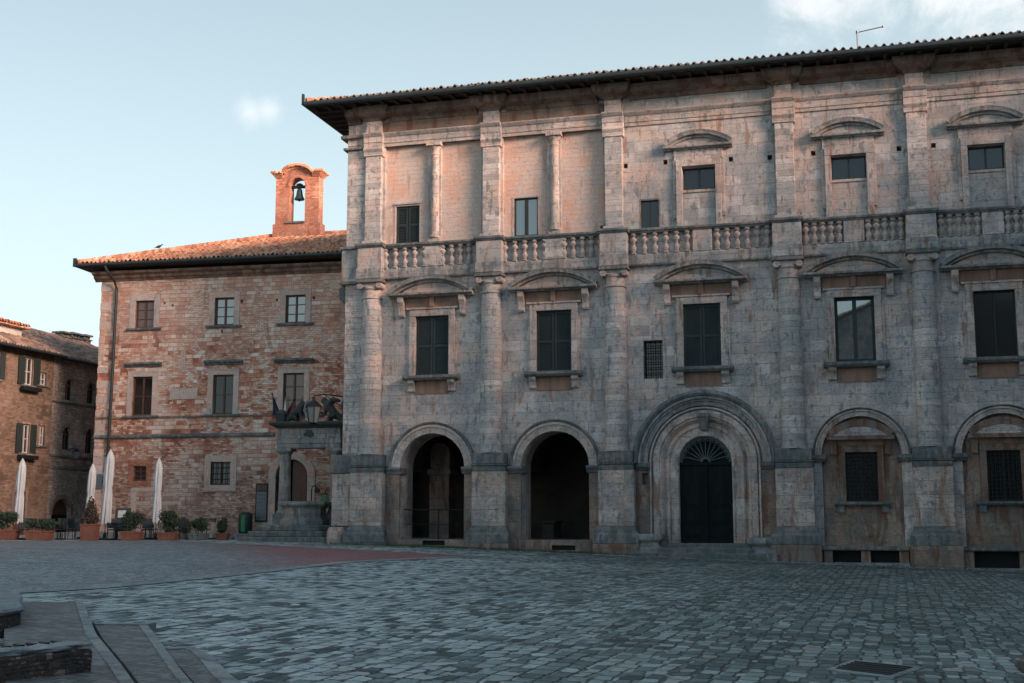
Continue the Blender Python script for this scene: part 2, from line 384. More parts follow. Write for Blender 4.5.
def cob_tint(g, geo, c, r0):
    # a paler, smoother field of slabs in the left foreground, darker stones to the right
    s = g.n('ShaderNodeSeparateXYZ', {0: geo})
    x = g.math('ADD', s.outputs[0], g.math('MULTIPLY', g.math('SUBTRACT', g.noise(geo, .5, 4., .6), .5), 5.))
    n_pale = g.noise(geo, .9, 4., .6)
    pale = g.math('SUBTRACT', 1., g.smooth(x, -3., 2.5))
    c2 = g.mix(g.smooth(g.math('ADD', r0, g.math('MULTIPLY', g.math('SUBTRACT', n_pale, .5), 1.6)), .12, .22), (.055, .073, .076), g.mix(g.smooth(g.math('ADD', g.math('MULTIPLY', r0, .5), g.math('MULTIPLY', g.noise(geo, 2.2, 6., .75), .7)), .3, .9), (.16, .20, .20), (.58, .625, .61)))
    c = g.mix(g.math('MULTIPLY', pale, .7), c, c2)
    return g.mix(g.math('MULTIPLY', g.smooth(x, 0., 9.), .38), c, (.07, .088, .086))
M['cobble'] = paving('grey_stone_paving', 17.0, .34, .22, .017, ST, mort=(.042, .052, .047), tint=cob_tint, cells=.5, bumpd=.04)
M['edging'] = paving('pebble_edging', 17.0, .22, .16, .03, [(0., (.12, .135, .13)), (.5, (.31, .335, .32)), (1., (.52, .54, .52))], mort=(.03, .045, .025), wob=.07, bumpd=.05, cells=.9)
def road_tint(g, geo, c, r0):
    s = g.n('ShaderNodeSeparateXYZ', {0: geo})
    x = g.math('ADD', s.outputs[0], g.math('MULTIPLY', g.math('SUBTRACT', s.outputs[1], 44.), .30))
    x = g.math('ADD', x, g.math('MULTIPLY', g.math('SUBTRACT', g.noise(geo, .4, 4., .6), .5), 2.5))
    return g.mix(g.math('MULTIPLY', g.smooth(x, -12.0, -7.0), .85), c, g.mix(r0, (.24, .072, .07), (.33, .11, .105)))
M['road'] = paving('herringbone_brick_paving', 45.0, .22, .11, .012, [(0., (.115, .125, .13)), (.5, (.195, .21, .215)), (1., (.42, .44, .44))], mort=(.07, .073, .074), big=.3, wob=.02, bumpd=.012, tint=road_tint)
M['ramp'] = paving('worn_brick_ramp', 115.0, .34, .09, .010, [(0., (.10, .095, .092)), (.5, (.165, .158, .153)), (1., (.25, .235, .225))], mort=(.06, .06, .058), big=.3, wob=.02)
M['kerb'] = travertine('pale_kerb_stone', light=(.34, .35, .34), dark=(.17, .18, .18), stain=(.12, .11, .09), lich_lo=.55, bw=.8, bh=.8)
M['coarse'] = masonry('brick_and_rubble_base', [(0., (.03, .025, .021)), (.4, (.075, .056, .045)), (.7, (.17, .115, .09)), (1., (.34, .24, .20))], .17, .075, .012, (.035, .033, .028), wob=.13)

# ------------------------------------------------------------------ geometry helpers
class MB:
    def __init__(s): s.v = []; s.f = []
    def add(s, vs, fs):
        o = len(s.v); s.v += [tuple(p) for p in vs]; s.f += [tuple(i + o for i in f) for f in fs]; return s
    def box(s, x0, x1, y0, y1, z0, z1):
        return s.add([(x0, y0, z0), (x1, y0, z0), (x1, y1, z0), (x0, y1, z0), (x0, y0, z1), (x1, y0, z1), (x1, y1, z1), (x0, y1, z1)],
                     [(0, 3, 2, 1), (4, 5, 6, 7), (0, 1, 5, 4), (1, 2, 6, 5), (2, 3, 7, 6), (3, 0, 4, 7)])
    def loft(s, rings, cap=True, close=True):
        n = len(rings[0]); vs = [p for r in rings for p in r]; fs = []
        for k in range(len(rings) - 1):
            for i in range(n if close else n - 1):
                j = (i + 1) % n
                fs.append((k * n + i, k * n + j, (k + 1) * n + j, (k + 1) * n + i))
        if cap: fs += [tuple(range(n - 1, -1, -1)), tuple(range((len(rings) - 1) * n, len(rings) * n))]
        return s.add(vs, fs)
    def prism(s, poly, y0, y1):                      # poly of (x, z)
        return s.loft([[(x, y0, z) for x, z in poly], [(x, y1, z) for x, z in poly]])
    def sweep(s, prof, x0, x1):                      # prof of (outward, z), run along x
        return s.loft([[(x0, -n, z) for n, z in prof], [(x1, -n, z) for n, z in prof]])
    def sweepy(s, prof, x, y0, y1):                  # same moulding on a left-facing side wall at x
        return s.loft([[(x - n, y0, z) for n, z in prof], [(x - n, y1, z) for n, z in prof]])
    def ring(s, cx, cz, prof, a0=0., a1=pi, seg=32): # prof of (radius, outward)
        return s.loft([[(cx + r * cos(a0 + (a1 - a0) * k / seg), -n, cz + r * sin(a0 + (a1 - a0) * k / seg)) for r, n in prof] for k in range(seg + 1)])
    def lathe(s, prof, cx, cy, seg=24):
        return s.loft([[(cx + r * cos(2 * pi * i / seg), cy + r * sin(2 * pi * i / seg), z) for i in range(seg)] for r, z in prof])
    def tube(s, pts, r, seg=8):
        pts = [Vector(p) for p in pts]; rings = []
        for k, p in enumerate(pts):
            d = (pts[min(k + 1, len(pts) - 1)] - pts[max(k - 1, 0)]).normalized()
            a = d.orthogonal().normalized() if abs(d.z) > .9 else d.cross(Vector((0, 0, 1))).normalized()
            b = d.cross(a); rr = r[k] if isinstance(r, (list, tuple)) else r
            rings.append([tuple(p + a * rr * cos(2 * pi * i / seg) + b * rr * sin(2 * pi * i / seg)) for i in range(seg)])
        return s.loft(rings)
    def cyly(s, cx, cz, r, y0, y1, seg=16):
        return s.loft([[(cx + r * cos(2 * pi * i / seg), y, cz + r * sin(2 * pi * i / seg)) for i in range(seg)] for y in (y0, y1)])
    def build(s, name, mat, parent=None, smooth=0, bevel=0., loc=None):
        me = bpy.data.meshes.new(name); me.from_pydata(s.v, [], s.f)
        bm = bmesh.new(); bm.from_mesh(me); bmesh.ops.recalc_face_normals(bm, faces=bm.faces)
        if smooth:
            lim = R(smooth)
            for f in bm.faces: f.smooth = True
            for e in bm.edges:
                if len(e.link_faces) == 2 and e.calc_face_angle(0) > lim: e.smooth = False
        bm.to_mesh(me); bm.free()
        me.materials.append(mat)
        o = bpy.data.objects.new(name, me); COL.objects.link(o)
        if parent: o.parent = parent
        if loc: o.location = loc
        if bevel:
            md = o.modifiers.new('bevel', 'BEVEL'); md.width = bevel; md.segments = 1; md.limit_method = 'ANGLE'; md.angle_limit = R(40)
        return o


def tag(o, label=None, cat=None, group=None, kind=None):
    if label: o['label'] = label
    if cat: o['category'] = cat
    if group: o['group'] = group
    if kind: o['kind'] = kind
    return o
def thing(name, loc, rz, label, cat, group=None):
    o = bpy.data.objects.new(name, None); COL.objects.link(o); o.empty_display_size = .3
    o.location = loc; o.rotation_euler = (0, 0, rz)
    return tag(o, label, cat, group)
def kids(o): return [c for c in bpy.data.objects if c.parent == o]
def copy_tree(o, parent=None):
    c = o.copy(); COL.objects.link(c)
    if parent: c.parent = parent
    for ch in kids(o): copy_tree(ch, c)
    return c
def cut(o, *cutters):
    """carve openings out of a wall mesh"""
    for mb in cutters:
        if not mb.f: continue
        c = mb.build('cutter', M['hole'], o.parent)
        md = o.modifiers.new('cut', 'BOOLEAN'); md.object = c; md.operation = 'DIFFERENCE'; md.solver = 'EXACT'
        bpy.context.view_layer.update()
        me = bpy.data.meshes.new_from_object(o.evaluated_get(bpy.context.evaluated_depsgraph_get()))
        o.modifiers.clear(); o.data = me
        bpy.data.objects.remove(c)
    o.data.name = o.name
    return o
def arch_poly(cx, hw, z0, zs, seg=28, r=None):
    r = r or hw
    return [(cx - hw, z0), (cx + hw, z0)] + [(cx + r * cos(pi * k / seg), zs + r * sin(pi * k / seg)) for k in range(seg + 1)]
def seg_arc(cx, half, z, rise):
    """centre and radius and angles of a segmental arch on chord z"""
    rad = (half * half + rise * rise) / (2 * rise); cz = z + rise - rad
    a = math.asin(half / rad)
    return cz, rad, pi / 2 - a, pi / 2 + a

# ------------------------------------------------------------------ ground
def gz(x, y):
    g = -.031 * x if x > -4 else .124 + .2 * (1 - math.exp((x + 4) / 8))
    g = max(g, -.031 * 24)
    return g + .0078 * max(-20, min(y, 75))

def axis(a, b, st): return [a + st * i for i in range(int(round((b - a) / st)) + 1)]
def build_ground():
    mb = MB()
    xs = [-3000, -800, -200, -90] + axis(-50, 40, 1.) + [80, 200, 800, 3000]
    ys = [-3000, -800, -200, -60] + axis(-24, 76, 1.) + [120, 250, 800, 3000]
    mb.v = [(x, y, gz(x, y)) for y in ys for x in xs]
    n = len(xs)
    mb.f = [(j * n + i, j * n + i + 1, (j + 1) * n + i + 1, (j + 1) * n + i) for j in range(len(ys) - 1) for i in range(n - 1)]
    o = mb.build('piazza_ground', M['cobble'], smooth=60); tag(o, kind='structure')
def resample(pts, n):
    L = [0.]
    for a, b in zip(pts, pts[1:]): L.append(L[-1] + math.dist(a, b))
    out = []
    for k in range(n + 1):
        t = L[-1] * k / n; i = 0
        while i < len(L) - 2 and L[i + 1] < t: i += 1
        u = (t - L[i]) / max(L[i + 1] - L[i], 1e-9); a, b = pts[i], pts[i + 1]
        out.append((a[0] + (b[0] - a[0]) * u, a[1] + (b[1] - a[1]) * u))
    return out
def strip(name, A, B, mat, dz, nu=60, nv=20, thick=0.):
    A = resample(A, nu); B = resample(B, nu); mb = MB()
    rows = []
    for j in range(nv + 1):
        t = j / nv
        rows.append([(a[0] + (b[0] - a[0]) * t, a[1] + (b[1] - a[1]) * t) for a, b in zip(A, B)])
    n = nu + 1
    mb.v = [(x, y, gz(x, y) + dz) for r in rows for x, y in r]
    mb.f = [(j * n + i, j * n + i + 1, (j + 1) * n + i + 1, (j + 1) * n + i) for j in range(nv) for i in range(nu)]
    if thick:
        o = len(mb.v); mb.v += [(x, y, z - thick) for x, y, z in mb.v]
        edge = [i for i in range(n)] + [j * n + n - 1 for j in range(1, nv + 1)] + [nv * n + i for i in range(n - 2, -1, -1)] + [j * n for j in range(nv - 1, 0, -1)]
        mb.f += [(edge[k], edge[(k + 1) % len(edge)], edge[(k + 1) % len(edge)] + o, edge[k] + o) for k in range(len(edge))]
    ob = mb.build(name, mat, smooth=50); tag(ob, kind='structure'); return ob
build_ground()
low = [(-34, 8), (-20, 14.5), (-12, 18.6), (-8.51, 21.56), (-7.71, 22.85), (-7.12, 24.9), (-6.18, 28.74), (-4.82, 35.42), (-2.32, 40.64), (-1.2, 42.0)]
upp = [(-40, 47), (-26, 50), (-20.75, 51.6), (-15, 53.7), (-10.22, 49.15), (-6.62, 45.87), (-2.44, 42.9), (-1.0, 42.2)]
strip('brick_road', low, upp, M['road'], .008, 80, 40)
def offs(pts, d):
    out = []
    for k, p in enumerate(pts):
        a = pts[max(k - 1, 0)]; b = pts[min(k + 1, len(pts) - 1)]
        t = Vector((b[0] - a[0], b[1] - a[1])).normalized(); out.append((p[0] + t.y * d, p[1] - t.x * d))
    return out
strip('road_border', offs(low, .45), offs(low, .0), M['kerb'], .014, 90, 2)
strip('road_border', offs(upp, .0), offs(upp, -.6), M['edging'], .014, 90, 2)

# ------------------------------------------------------------------ the stone palace on the right
PO = Vector((7.416, 48.284, 0)); PT = R(15.4)
PX = Vector((cos(PT), -sin(PT), 0)); PN = Vector((-sin(PT), -cos(PT), 0))
def pw(u, n): p = PO + PX * u + PN * n; return p.x, p.y
def pgz(u, n=.6): return gz(*pw(u, n))
PAL = thing('stone_palace', (PO.x, PO.y, 0), -PT, 'long grey travertine palace with balustrade, tall columns and round arches', 'palace')
# pebble edging along its foot
strip('pebble_edging', [pw(u, 2.4) for u in range(-16, 19)], [pw(u, .3) for u in range(-16, 19)], M['edging'], .012, 60, 3)

COLS = [-13.8, -8.55, -3.37, 3.43, 8.37, 13.35]
WINS = [-11.12, -5.92, .05, 5.83, 10.83]
U0, U1 = -15.05, 18.0
ZR = 19.24

def make_palace_wall():
    mb = MB(); mb.box(U0, U1, 0, .7, -1.2, 18.9)
    o = mb.build('wall', M['trav'], PAL)
    a = MB()                                           # recesses
    for u in WINS[3:] : a.prism(arch_poly(u + .05, 1.44, .3, 4.0), -.5, .22)
    for i in (0, 1):
        for k in (0, 1):
            l = COLS[i] + .47 if k == 0 else WINS[i] + .31
            r = WINS[i] - .25 if k == 0 else COLS[i + 1] - .47
            a.box(l, r, -.5, .18, 13.0, 17.46)
    b = MB()
    for u in (-11.07, -5.90): b.prism(arch_poly(u, 1.385, .2, 3.72), -1, 1.5)
    b.prism(arch_poly(.04, 1.75, -.3, 3.78), -1, 1.5)
    for u in WINS: b.box(u - .73, u + .73, -1, 1.5, 7.5, 10.0)
    for u in WINS[3:]: b.box(u - .58 + .04, u + .58 + .04, -1, 1.5, 2.25, 4.1)
    for u in WINS[2:]: b.box(u - .645, u + .645, -1, 1.5, 14.64, 15.55)
    b.box(-12.87, -11.81, -1, 1.5, 13.2, 14.84); b.box(-7.65, -6.63, -1, 1.5, 13.2, 14.84); b.box(-2.31, -1.58, -1, 1.5, 13.2, 14.33)
    b.box(-2.28, -1.52, -1, 1.5, 7.1, 8.62)
    b.box(-2.42, -2.17, -1, .5, 2.95, 3.4)
    for (u, z) in [(-2.90, 15.83), (-1.28, 15.86), (1.33, 15.78), (2.85, 15.73), (4.52, 15.77), (7.72, 15.70), (8.98, 15.72)]:
        b.box(u - .085, u + .085, -1, .45, z - .1, z + .1)
    for (u, z) in [(-3.93, 13.33), (-9.0, 3.), (-2.6, 12.2)][:1]: b.box(u - .15, u + .15, -1, .45, z - .13, z + .15)
    cut(o, a, b)
    # stucco fills of the closed loggia
    s = MB()
    for i in (0, 1):
        for k in (0, 1):
            l = COLS[i] + .47 if k == 0 else WINS[i] + .31
            r = WINS[i] - .25 if k == 0 else COLS[i + 1] - .47
            s.box(l + .002, r - .002, .176, .40, 13.0, 17.45)
    so = s.build('stucco_panel', M['stucco'], PAL)
    c = MB(); c.box(-12.87, -11.81, -1, 1.5, 13.2, 14.84); c.box(-7.65, -6.63, -1, 1.5, 13.2, 14.84)
    cut(so, c)
    so['label'] = 'pink stucco fill between the upper pilasters'
    # browner stone lining (dark in place of soft shadow) of the blind arches and the jamb panels
    l = MB()
    for u in WINS[3:]:
        l.prism(arch_poly(u + .05, 1.435, .3, 4.0), .19, .32)
    lo = l.build('niche_wall', M['trav_low'], PAL)
    c = MB()
    for u in WINS[3:]: c.box(u - .54, u + .62, -1, 1.5, 2.25, 4.1)
    cut(lo, c)
    # body behind: floors, sides, rear wall keep the inside dark
    d = MB(); d.box(U0, U0 + .7, .7, 15, -1.2, 18.9); d.box(U1 - .7, U1, .7, 15, -1.2, 18.9); d.box(U0, U1, 15, 15.7, -1.2, 18.9)
    d.box(U0 + .7, U1 - .7, .7, 15, 6.0, 6.4); d.box(U0 + .7, U1 - .7, .7, 15, 12.4, 12.8); d.box(U0 + .7, U1 - .7, .7, 15, 18.5, 18.85)
    d.box(U0 + .7, U1 - .7, 5.2, 5.6, 6.4, 18.5)
    sw = d.build('side_and_rear_wall', M['trav'], PAL)
    c = MB(); c.loft([[(x, y, z) for y, z in [(3.6 - 1.5, .3), (3.6 + 1.5, .3)] + [(3.6 + 1.5 * cos(pi * k / 20), 3.72 + 1.5 * sin(pi * k / 20)) for k in range(21)]] for x in (U0 - 1, U0 + 1.5)])
    cut(sw, c)
make_palace_wall()

def make_loggia():
    fz = .78
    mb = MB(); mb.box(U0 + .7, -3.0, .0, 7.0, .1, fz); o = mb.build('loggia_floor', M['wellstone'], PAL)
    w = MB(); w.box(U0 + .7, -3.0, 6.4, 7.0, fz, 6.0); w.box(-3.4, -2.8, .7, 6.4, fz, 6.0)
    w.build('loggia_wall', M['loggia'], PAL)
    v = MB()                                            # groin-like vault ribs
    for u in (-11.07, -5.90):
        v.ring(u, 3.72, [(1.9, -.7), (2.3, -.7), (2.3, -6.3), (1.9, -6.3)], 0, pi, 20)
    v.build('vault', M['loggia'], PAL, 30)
    dp = MB()
    for u in (-11.07, -5.90):
        dp.ring(u, 3.72, [(1.40, -.702), (1.9, -.702), (1.9, -1.5), (1.40, -1.5)], 0, pi, 28)
        for sg in (-1, 1):
            x0, x1 = sorted((u + sg * 1.40, u + sg * 1.95)); dp.box(x0, x1, .702, 1.5, fz, 3.72)
    dp.build('inner_pier', M['trav_ped'], PAL, 30)['kind'] = 'stuff'
    p = MB(); p.box(-12.38, -11.48, 3.4, 4.3, fz, 3.55); p.box(-12.47, -11.39, 3.3, 4.4, 3.55, 3.8); p.prism(arch_poly(-11.93, .45, 3.8, 4.5), 3.45, 4.25)
    p.build('loggia_pillar', M['trav_low'], PAL, bevel=.02)
    r = MB(); r.tube([(-12.45, .45, 2.0), (-9.68, .45, 2.0)], .022); r.tube([(-10.95, .45, fz), (-10.95, .45, 2.05)], .035); r.tube([(-12.45, .45, 1.4), (-9.68, .45, 1.4)], .012)
    r.build('railing', M['iron'], PAL, 40)
    b = MB(); b.box(-7.25, -6.75, 3.2, 4.6, fz, 1.45); b.box(-7.35, -6.65, 3.1, 4.7, 1.45, 1.55)
    b.build('loggia_bench', M['loggia'], PAL, bevel=.02)
    # sills of the two arches with cellar vents below
    for u, vu in ((-11.07, -10.95), (-5.90, -5.55)):
        s = MB(); s.box(u - 1.5, u + 1.5, -.16, .0, -.2, .80); o = s.build('threshold', M['trav_low'], PAL, bevel=.02)
        c = MB(); g = pgz(u, .2); c.box(vu - .48, vu + .48, -.5, -.02, g + .06, g + .26); cut(o, c)
        gm = MB(); gm.box(vu - .46, vu + .46, -.06, -.03, g + .07, g + .25); gm.build('cellar_vent', M['hole'], PAL)
make_loggia()

def make_arch(u, r, zc, wid=.46):
    """moulded archivolt with imposts and jamb piers"""
    mb = MB()
    mb.ring(u, zc, [(r, -.3), (r, .10), (r + wid * .55, .12), (r + wid * .58, .17), (r + wid * .8, .17), (r + wid * .84, .11), (r + wid * .84, -.3)], 0, pi, 40)
    o = mb.build('archivolt', M['trav_pink'], PAL, 30)
    d = MB(); d.ring(u, zc, [(r + wid * .845, -.2), (r + wid * .845, .18), (r + wid, .23), (r + wid * 1.06, .20), (r + wid * 1.06, -.2)], 0, pi, 40)
    d.build('hood_mould', M['weathered'], o, 30)
    return o
for u in (-11.07, -5.90):
    a = make_arch(u, 1.388, 3.72, .44)
    for s in (-1, 1):
        m = MB(); x0, x1 = sorted((u + s * 1.30, u + s * 1.93))
        m.sweep([(-.5, 3.44), (.16, 3.44), (.2, 3.52), (.27, 3.6), (.30, 3.62), (.30, 3.718), (-.5, 3.718)], x0, x1)
        m.build('impost', M['weathered'], a, bevel=.012)
        m = MB(); x0, x1 = sorted((u + s * 1.385, u + s * 1.95)); m.box(x0, x1, -.1, -.001, .3, 3.438)
        m.build('jamb', M['trav_low'], a, bevel=.012)
for u in WINS[3:]:
    a = make_arch(u + .05, 1.45, 4.0, .30)
    for s in (-1, 1):
        m = MB(); x0, x1 = sorted((u + .05 + s * 1.28, u + .05 + s * 1.86))
        m.sweep([(-.215, 3.74), (.12, 3.74), (.18, 3.84), (.22, 3.86), (.22, 3.998), (-.215, 3.998)], x0, x1)
        m.build('impost', M['weathered'], a, bevel=.012)

def make_column(u):
    """pedestal, half column with ionic capital, balustrade pedestal, upper pilaster"""
    g = min(pgz(u - .8), pgz(u + .8))
    ped = MB(); ped.box(u - .71, u + .71, -.45, .3, 1.34, 3.52)
    p = ped.build('pedestal', M['trav_ped'], PAL, bevel=.02)
    b = MB()
    b.box(u - .92, u + .92, -.66, .2, g - .4, .665)
    b.build('plinth_block', M['trav_low'], p, bevel=.025)
    b = MB(); b.sweep([(-.2, .667), (.655, .667), (.655, 1.02), (.62, 1.05), (.58, 1.12), (.60, 1.16), (.55, 1.22), (.47, 1.339), (-.2, 1.339)], u - .91, u + .91)
    # chamfer the ends of the base so that it tapers sideways too
    o = b.build('base_moulding', M['weathered'], p, bevel=.02)
    for v in o.data.vertices:
        k = (v.co.z - 1.02) / .32
        if k > 0: v.co.x = u + (v.co.x - u) * (1 - .205 * min(1, k))
    b = MB(); b.box(u - .70, u + .70, -.46, .2, 3.522, 3.74); b.box(u - .76, u + .76, -.52, .2, 3.74, 3.80); b.box(u - .685, u + .685, -.52, .2, 3.80, 4.26)
    b.build('pedestal_cap', M['weathered'], p, bevel=.03)
    c = MB(); c.lathe([(.50, 4.262), (.50, 4.32), (.455, 4.36), (.45, 5.2), (.445, 7.), (.425, 9.2), (.405, 10.78)], u, -.08, 40)
    c.build('column', M['trav_col'], PAL, 30)
    k = MB(); k.lathe([(.41, 10.782), (.455, 10.80), (.455, 10.86), (.39, 10.88), (.375, 11.16), (.42, 11.22), (.42, 11.26), (.38, 11.30)], u, -.08, 32)
    k.box(u - .40, u + .40, -.43, .2, 11.30, 11.47)
    for s in (-1, 1):
        k.cyly(u + s * .43, 11.345, .13, -.49, .1, 18)
        k.ring(u + s * .43, 11.345, [(.075, .45), (.075, .505), (.115, .505), (.115, .45)], 0, 2 * pi, 16); k.cyly(u + s * .43, 11.345, .035, -.515, -.4, 10)
    k = k.build('ionic_capital', M['trav_pink'], PAL, 35)
    b = MB(); b.box(u - .60, u + .60, -.57, .2, 11.472, 11.61); b.build('abacus', M['weathered'], k, bevel=.02)
    b = MB(); b.box(u - .585, u + .585, -.56, .1, 11.62, 12.07); q = b.build('balcony_pedestal_base', M['ledge'], PAL, bevel=.025)
    b = MB(); b.box(u - .55, u + .55, -.50, .1, 12.07, 12.97); b.build('balcony_pedestal', M['trav'], q, bevel=.02)
    b = MB(); b.sweep([(-.1, 12.972), (.53, 12.972), (.56, 13.03), (.60, 13.05), (.60, 13.15), (-.1, 13.15)], u - .64, u + .64)
    b.build('rail_cap', M['weathered'], q, bevel=.012)
    pl = MB(); pl.box(u - .45, u + .45, -.30, .1, 13.152, 13.32); pl.box(u - .36, u + .36, -.22, .1, 13.32, 17.02)
    pp = pl.build('pilaster', M['trav_col'], PAL, bevel=.015)
    c = MB(); c.sweep([(-.1, 17.022), (.225, 17.022), (.26, 17.06), (.24, 17.1), (.25, 17.2), (.33, 17.33), (.33, 17.4), (-.1, 17.4)], u - .44, u + .44)
    c.build('pilaster_capital', M['trav_pink'], pp, bevel=.01)
    e = MB(); e.sweep([(-.1, 17.402), (.27, 17.402), (.27, 17.62), (.29, 17.63), (.29, 17.86), (.34, 17.9), (.42, 18.0), (.42, 18.05), (-.1, 18.05)], u - .44, u + .44)
    e.box(u - .34, u + .34, -.24, .1, 18.052, 18.58)
    e.build('entablature_break', M['trav_pink'], pp, bevel=.01)
    e = MB(); e.loft([[(u - w, .1, z), (u + w, .1, z), (u + w, -n, z), (u - w, -n, z)] for w, n, z in ((.36, .27, 18.582), (.42, .36, 18.66), (.62, .62, 18.76), (.72, .74, 18.84), (.80, .80, 19.12))])
    e.build('cornice_block', M['soffit_stone'], pp, bevel=.01)
for u in COLS: make_column(u)

def make_corner():
    """flat corner pier at the left end, its pedestal turning the corner"""
    g = pgz(-15.2)
    p = MB(); p.box(-15.05, -14.2, -.06, -.001, 4.28, 11.6); p.box(-15.05, -14.1, -.06, -.001, 13.16, 17.4); p.build('corner_pier', M['trav_col'], PAL, bevel=.012)
    b = MB(); b.box(-15.42, -14.53, -.22, 1.2, 1.34, 3.5); q = b.build('corner_pedestal', M['trav_ped'], PAL, bevel=.02)
    b = MB(); b.box(-15.55, -14.75, -.30, 1.3, g - .3, 1.0); b.lathe([(.40, .5), (.43, .8), (.40, 1.1), (.34, 1.30)], -15.2, -.12, 18)
    b.build('corner_plinth', M['trav_ped'], q, bevel=.06)
    b = MB(); b.box(-15.50, -14.53, -.28, 1.3, 3.502, 4.25); b.build('pedestal_cap', M['weathered'], q, bevel=.03)
    b = MB(); b.box(-15.2, -14.41, -.18, .4, 11.62, 13.0); b.build('corner_balcony_pier', M['trav'], q, bevel=.02)
    for bx_ in ((-15.27, -14.47, -.26, .5, 13.002, 13.14), (-15.25, -14.43, -.22, .5, 11.5, 11.618), (-15.22, -14.27, -.19, .5, 17.402, 17.52), (-15.32, -14.27, -.26, .5, 17.9, 18.05)):
        b = MB(); b.box(*bx_); b.build('corner_moulding', M['weathered'], q, bevel=.02)
    b = MB(); b.loft([[(-15.06, .25, z), (-15.06 - w, .25, z), (-15.06 - w, 1.2, z), (-15.06, 1.2, z)] for w, z in ((.12, 10.7), (.4, 10.95), (.44, 11.4), (.3, 11.5), (.3, 11.9))]); b.build('spout_stone', M['weathered'], q, bevel=.02)

make_corner()

def make_balcony_and_entablature():
    ends = [U0] + COLS + [U1]
    edges = [(COLS[i] + .586, COLS[i + 1] - .586) for i in range(5)] + [(COLS[5] + .586, U1)]
    base = MB(); rail = MB(); arc = MB(); frz = MB(); cor = MB(); fill = MB()
    for l, r in edges:
        base.sweep([(-.1, 11.632), (.16, 11.632), (.20, 11.7), (.20, 12.03), (.16, 12.1), (-.1, 12.1)], l, r)
        rail.sweep([(-.1, 12.953), (.20, 12.953), (.24, 13.02), (.28, 13.04), (.28, 13.13), (-.1, 13.13)], l - .036 + .0, r + .036) if False else rail.sweep([(-.1, 12.953), (.20, 12.953), (.24, 13.02), (.28, 13.04), (.28, 13.13), (-.1, 13.13)], l + .06, r - .06)
    ext = [(U0 + .0, COLS[0] - .445)] + [(COLS[i] + .445, COLS[i + 1] - .445) for i in range(5)] + [(COLS[5] + .445, U1)]
    for l, r in ext:
        arc.sweep([(-.1, 17.46), (.06, 17.46), (.06, 17.60), (.09, 17.61), (.09, 17.86), (.14, 17.9), (.22, 18.0), (.22, 18.05), (-.1, 18.05)], l, r)
        cor.sweep([(-.1, 18.56), (.08, 18.56), (.10, 18.62), (.18, 18.70), (.34, 18.76), (.50, 18.82), (.54, 19.02), (.60, 19.08), (-.1, 19.08)], l + (.2 if l > U0 else 0), r - .2)
    base.build('balcony_base', M['ledge'], PAL, bevel=.012)
    rail.build('balcony_rail', M['weathered'], PAL, bevel=.012)
    arc.build('architrave', M['trav_pink'], PAL, bevel=.01)
    cor.build('cornice', M['soffit_stone'], PAL, bevel=.012)
    f = MB()
    for l, r in [(COLS[i] + .345, COLS[i + 1] - .345) for i in range(2)]: f.box(l, r, -.03, -.002, 18.052, 18.558)
    f.build('frieze', M['soffit_stone'], PAL)['label'] = 'rust stained frieze over the stucco bays'
    # balusters, two groups to a bay, a pier between them
    prof = [(r_ * 1.2, z_) for r_, z_ in [(.10, 0), (.10, .06), (.06, .08), (.07, .12), (.098, .20), (.09, .30), (.055, .38), (.05, .41), (.075, .43), (.05, .45), (.06, .50), (.11, .585), (.105, .64), (.055, .71), (.05, .735), (.075, .76), (.095, .775), (.095, .853)]]
    bal = None
    for i in range(5):
        mid = WINS[i] + (.03 if i < 2 else .1)
        if i < 2: mid = (-11.08, -5.87)[i]
        pm = MB(); pm.box(mid - .38, mid + .38, -.19, .1, 12.102, 12.952); bp = pm.build('balustrade', M['trav'], PAL, bevel=.015)
        n = 6 if i == 2 else 5
        if i < 2: n = 5
        for (l, r) in ((COLS[i] + .55, mid - .38), (mid + .38, COLS[i + 1] - .55)):
            if i < 2: pos = [l + .03 + (r - l - .06) * k / (n - 1) for k in range(n)]
            else: pos = [l + (r - l) * (k + .5) / n for k in range(n)]
            for x in pos:
                if bal is None:
                    m = MB(); m.lathe(prof, 0, 0, 14); bal = m.build('baluster', M['trav_pink'], bp, 50); o = bal
                else:
                    o = bal.copy(); COL.objects.link(o); o.parent = bp
                o.location = (x, -.09, 12.1)
make_balcony_and_entablature()
for uc in (-11.08, -5.87):                       # slim columns of the closed loggia
    m = MB(); m.box(uc - .26, uc + .26, -.1, .3, 13.13, 13.34); m.lathe([(.25, 13.34), (.25, 13.42), (.21, 13.46), (.205, 14.8), (.18, 16.9), (.21, 16.92), (.21, 16.98), (.18, 17.0), (.185, 17.12), (.27, 17.24), (.27, 17.3)], uc, .05, 24)
    m.box(uc - .32, uc + .32, -.28, .2, 17.3, 17.458)
    m.build('loggia_column', M['trav_pink'], PAL, 35)

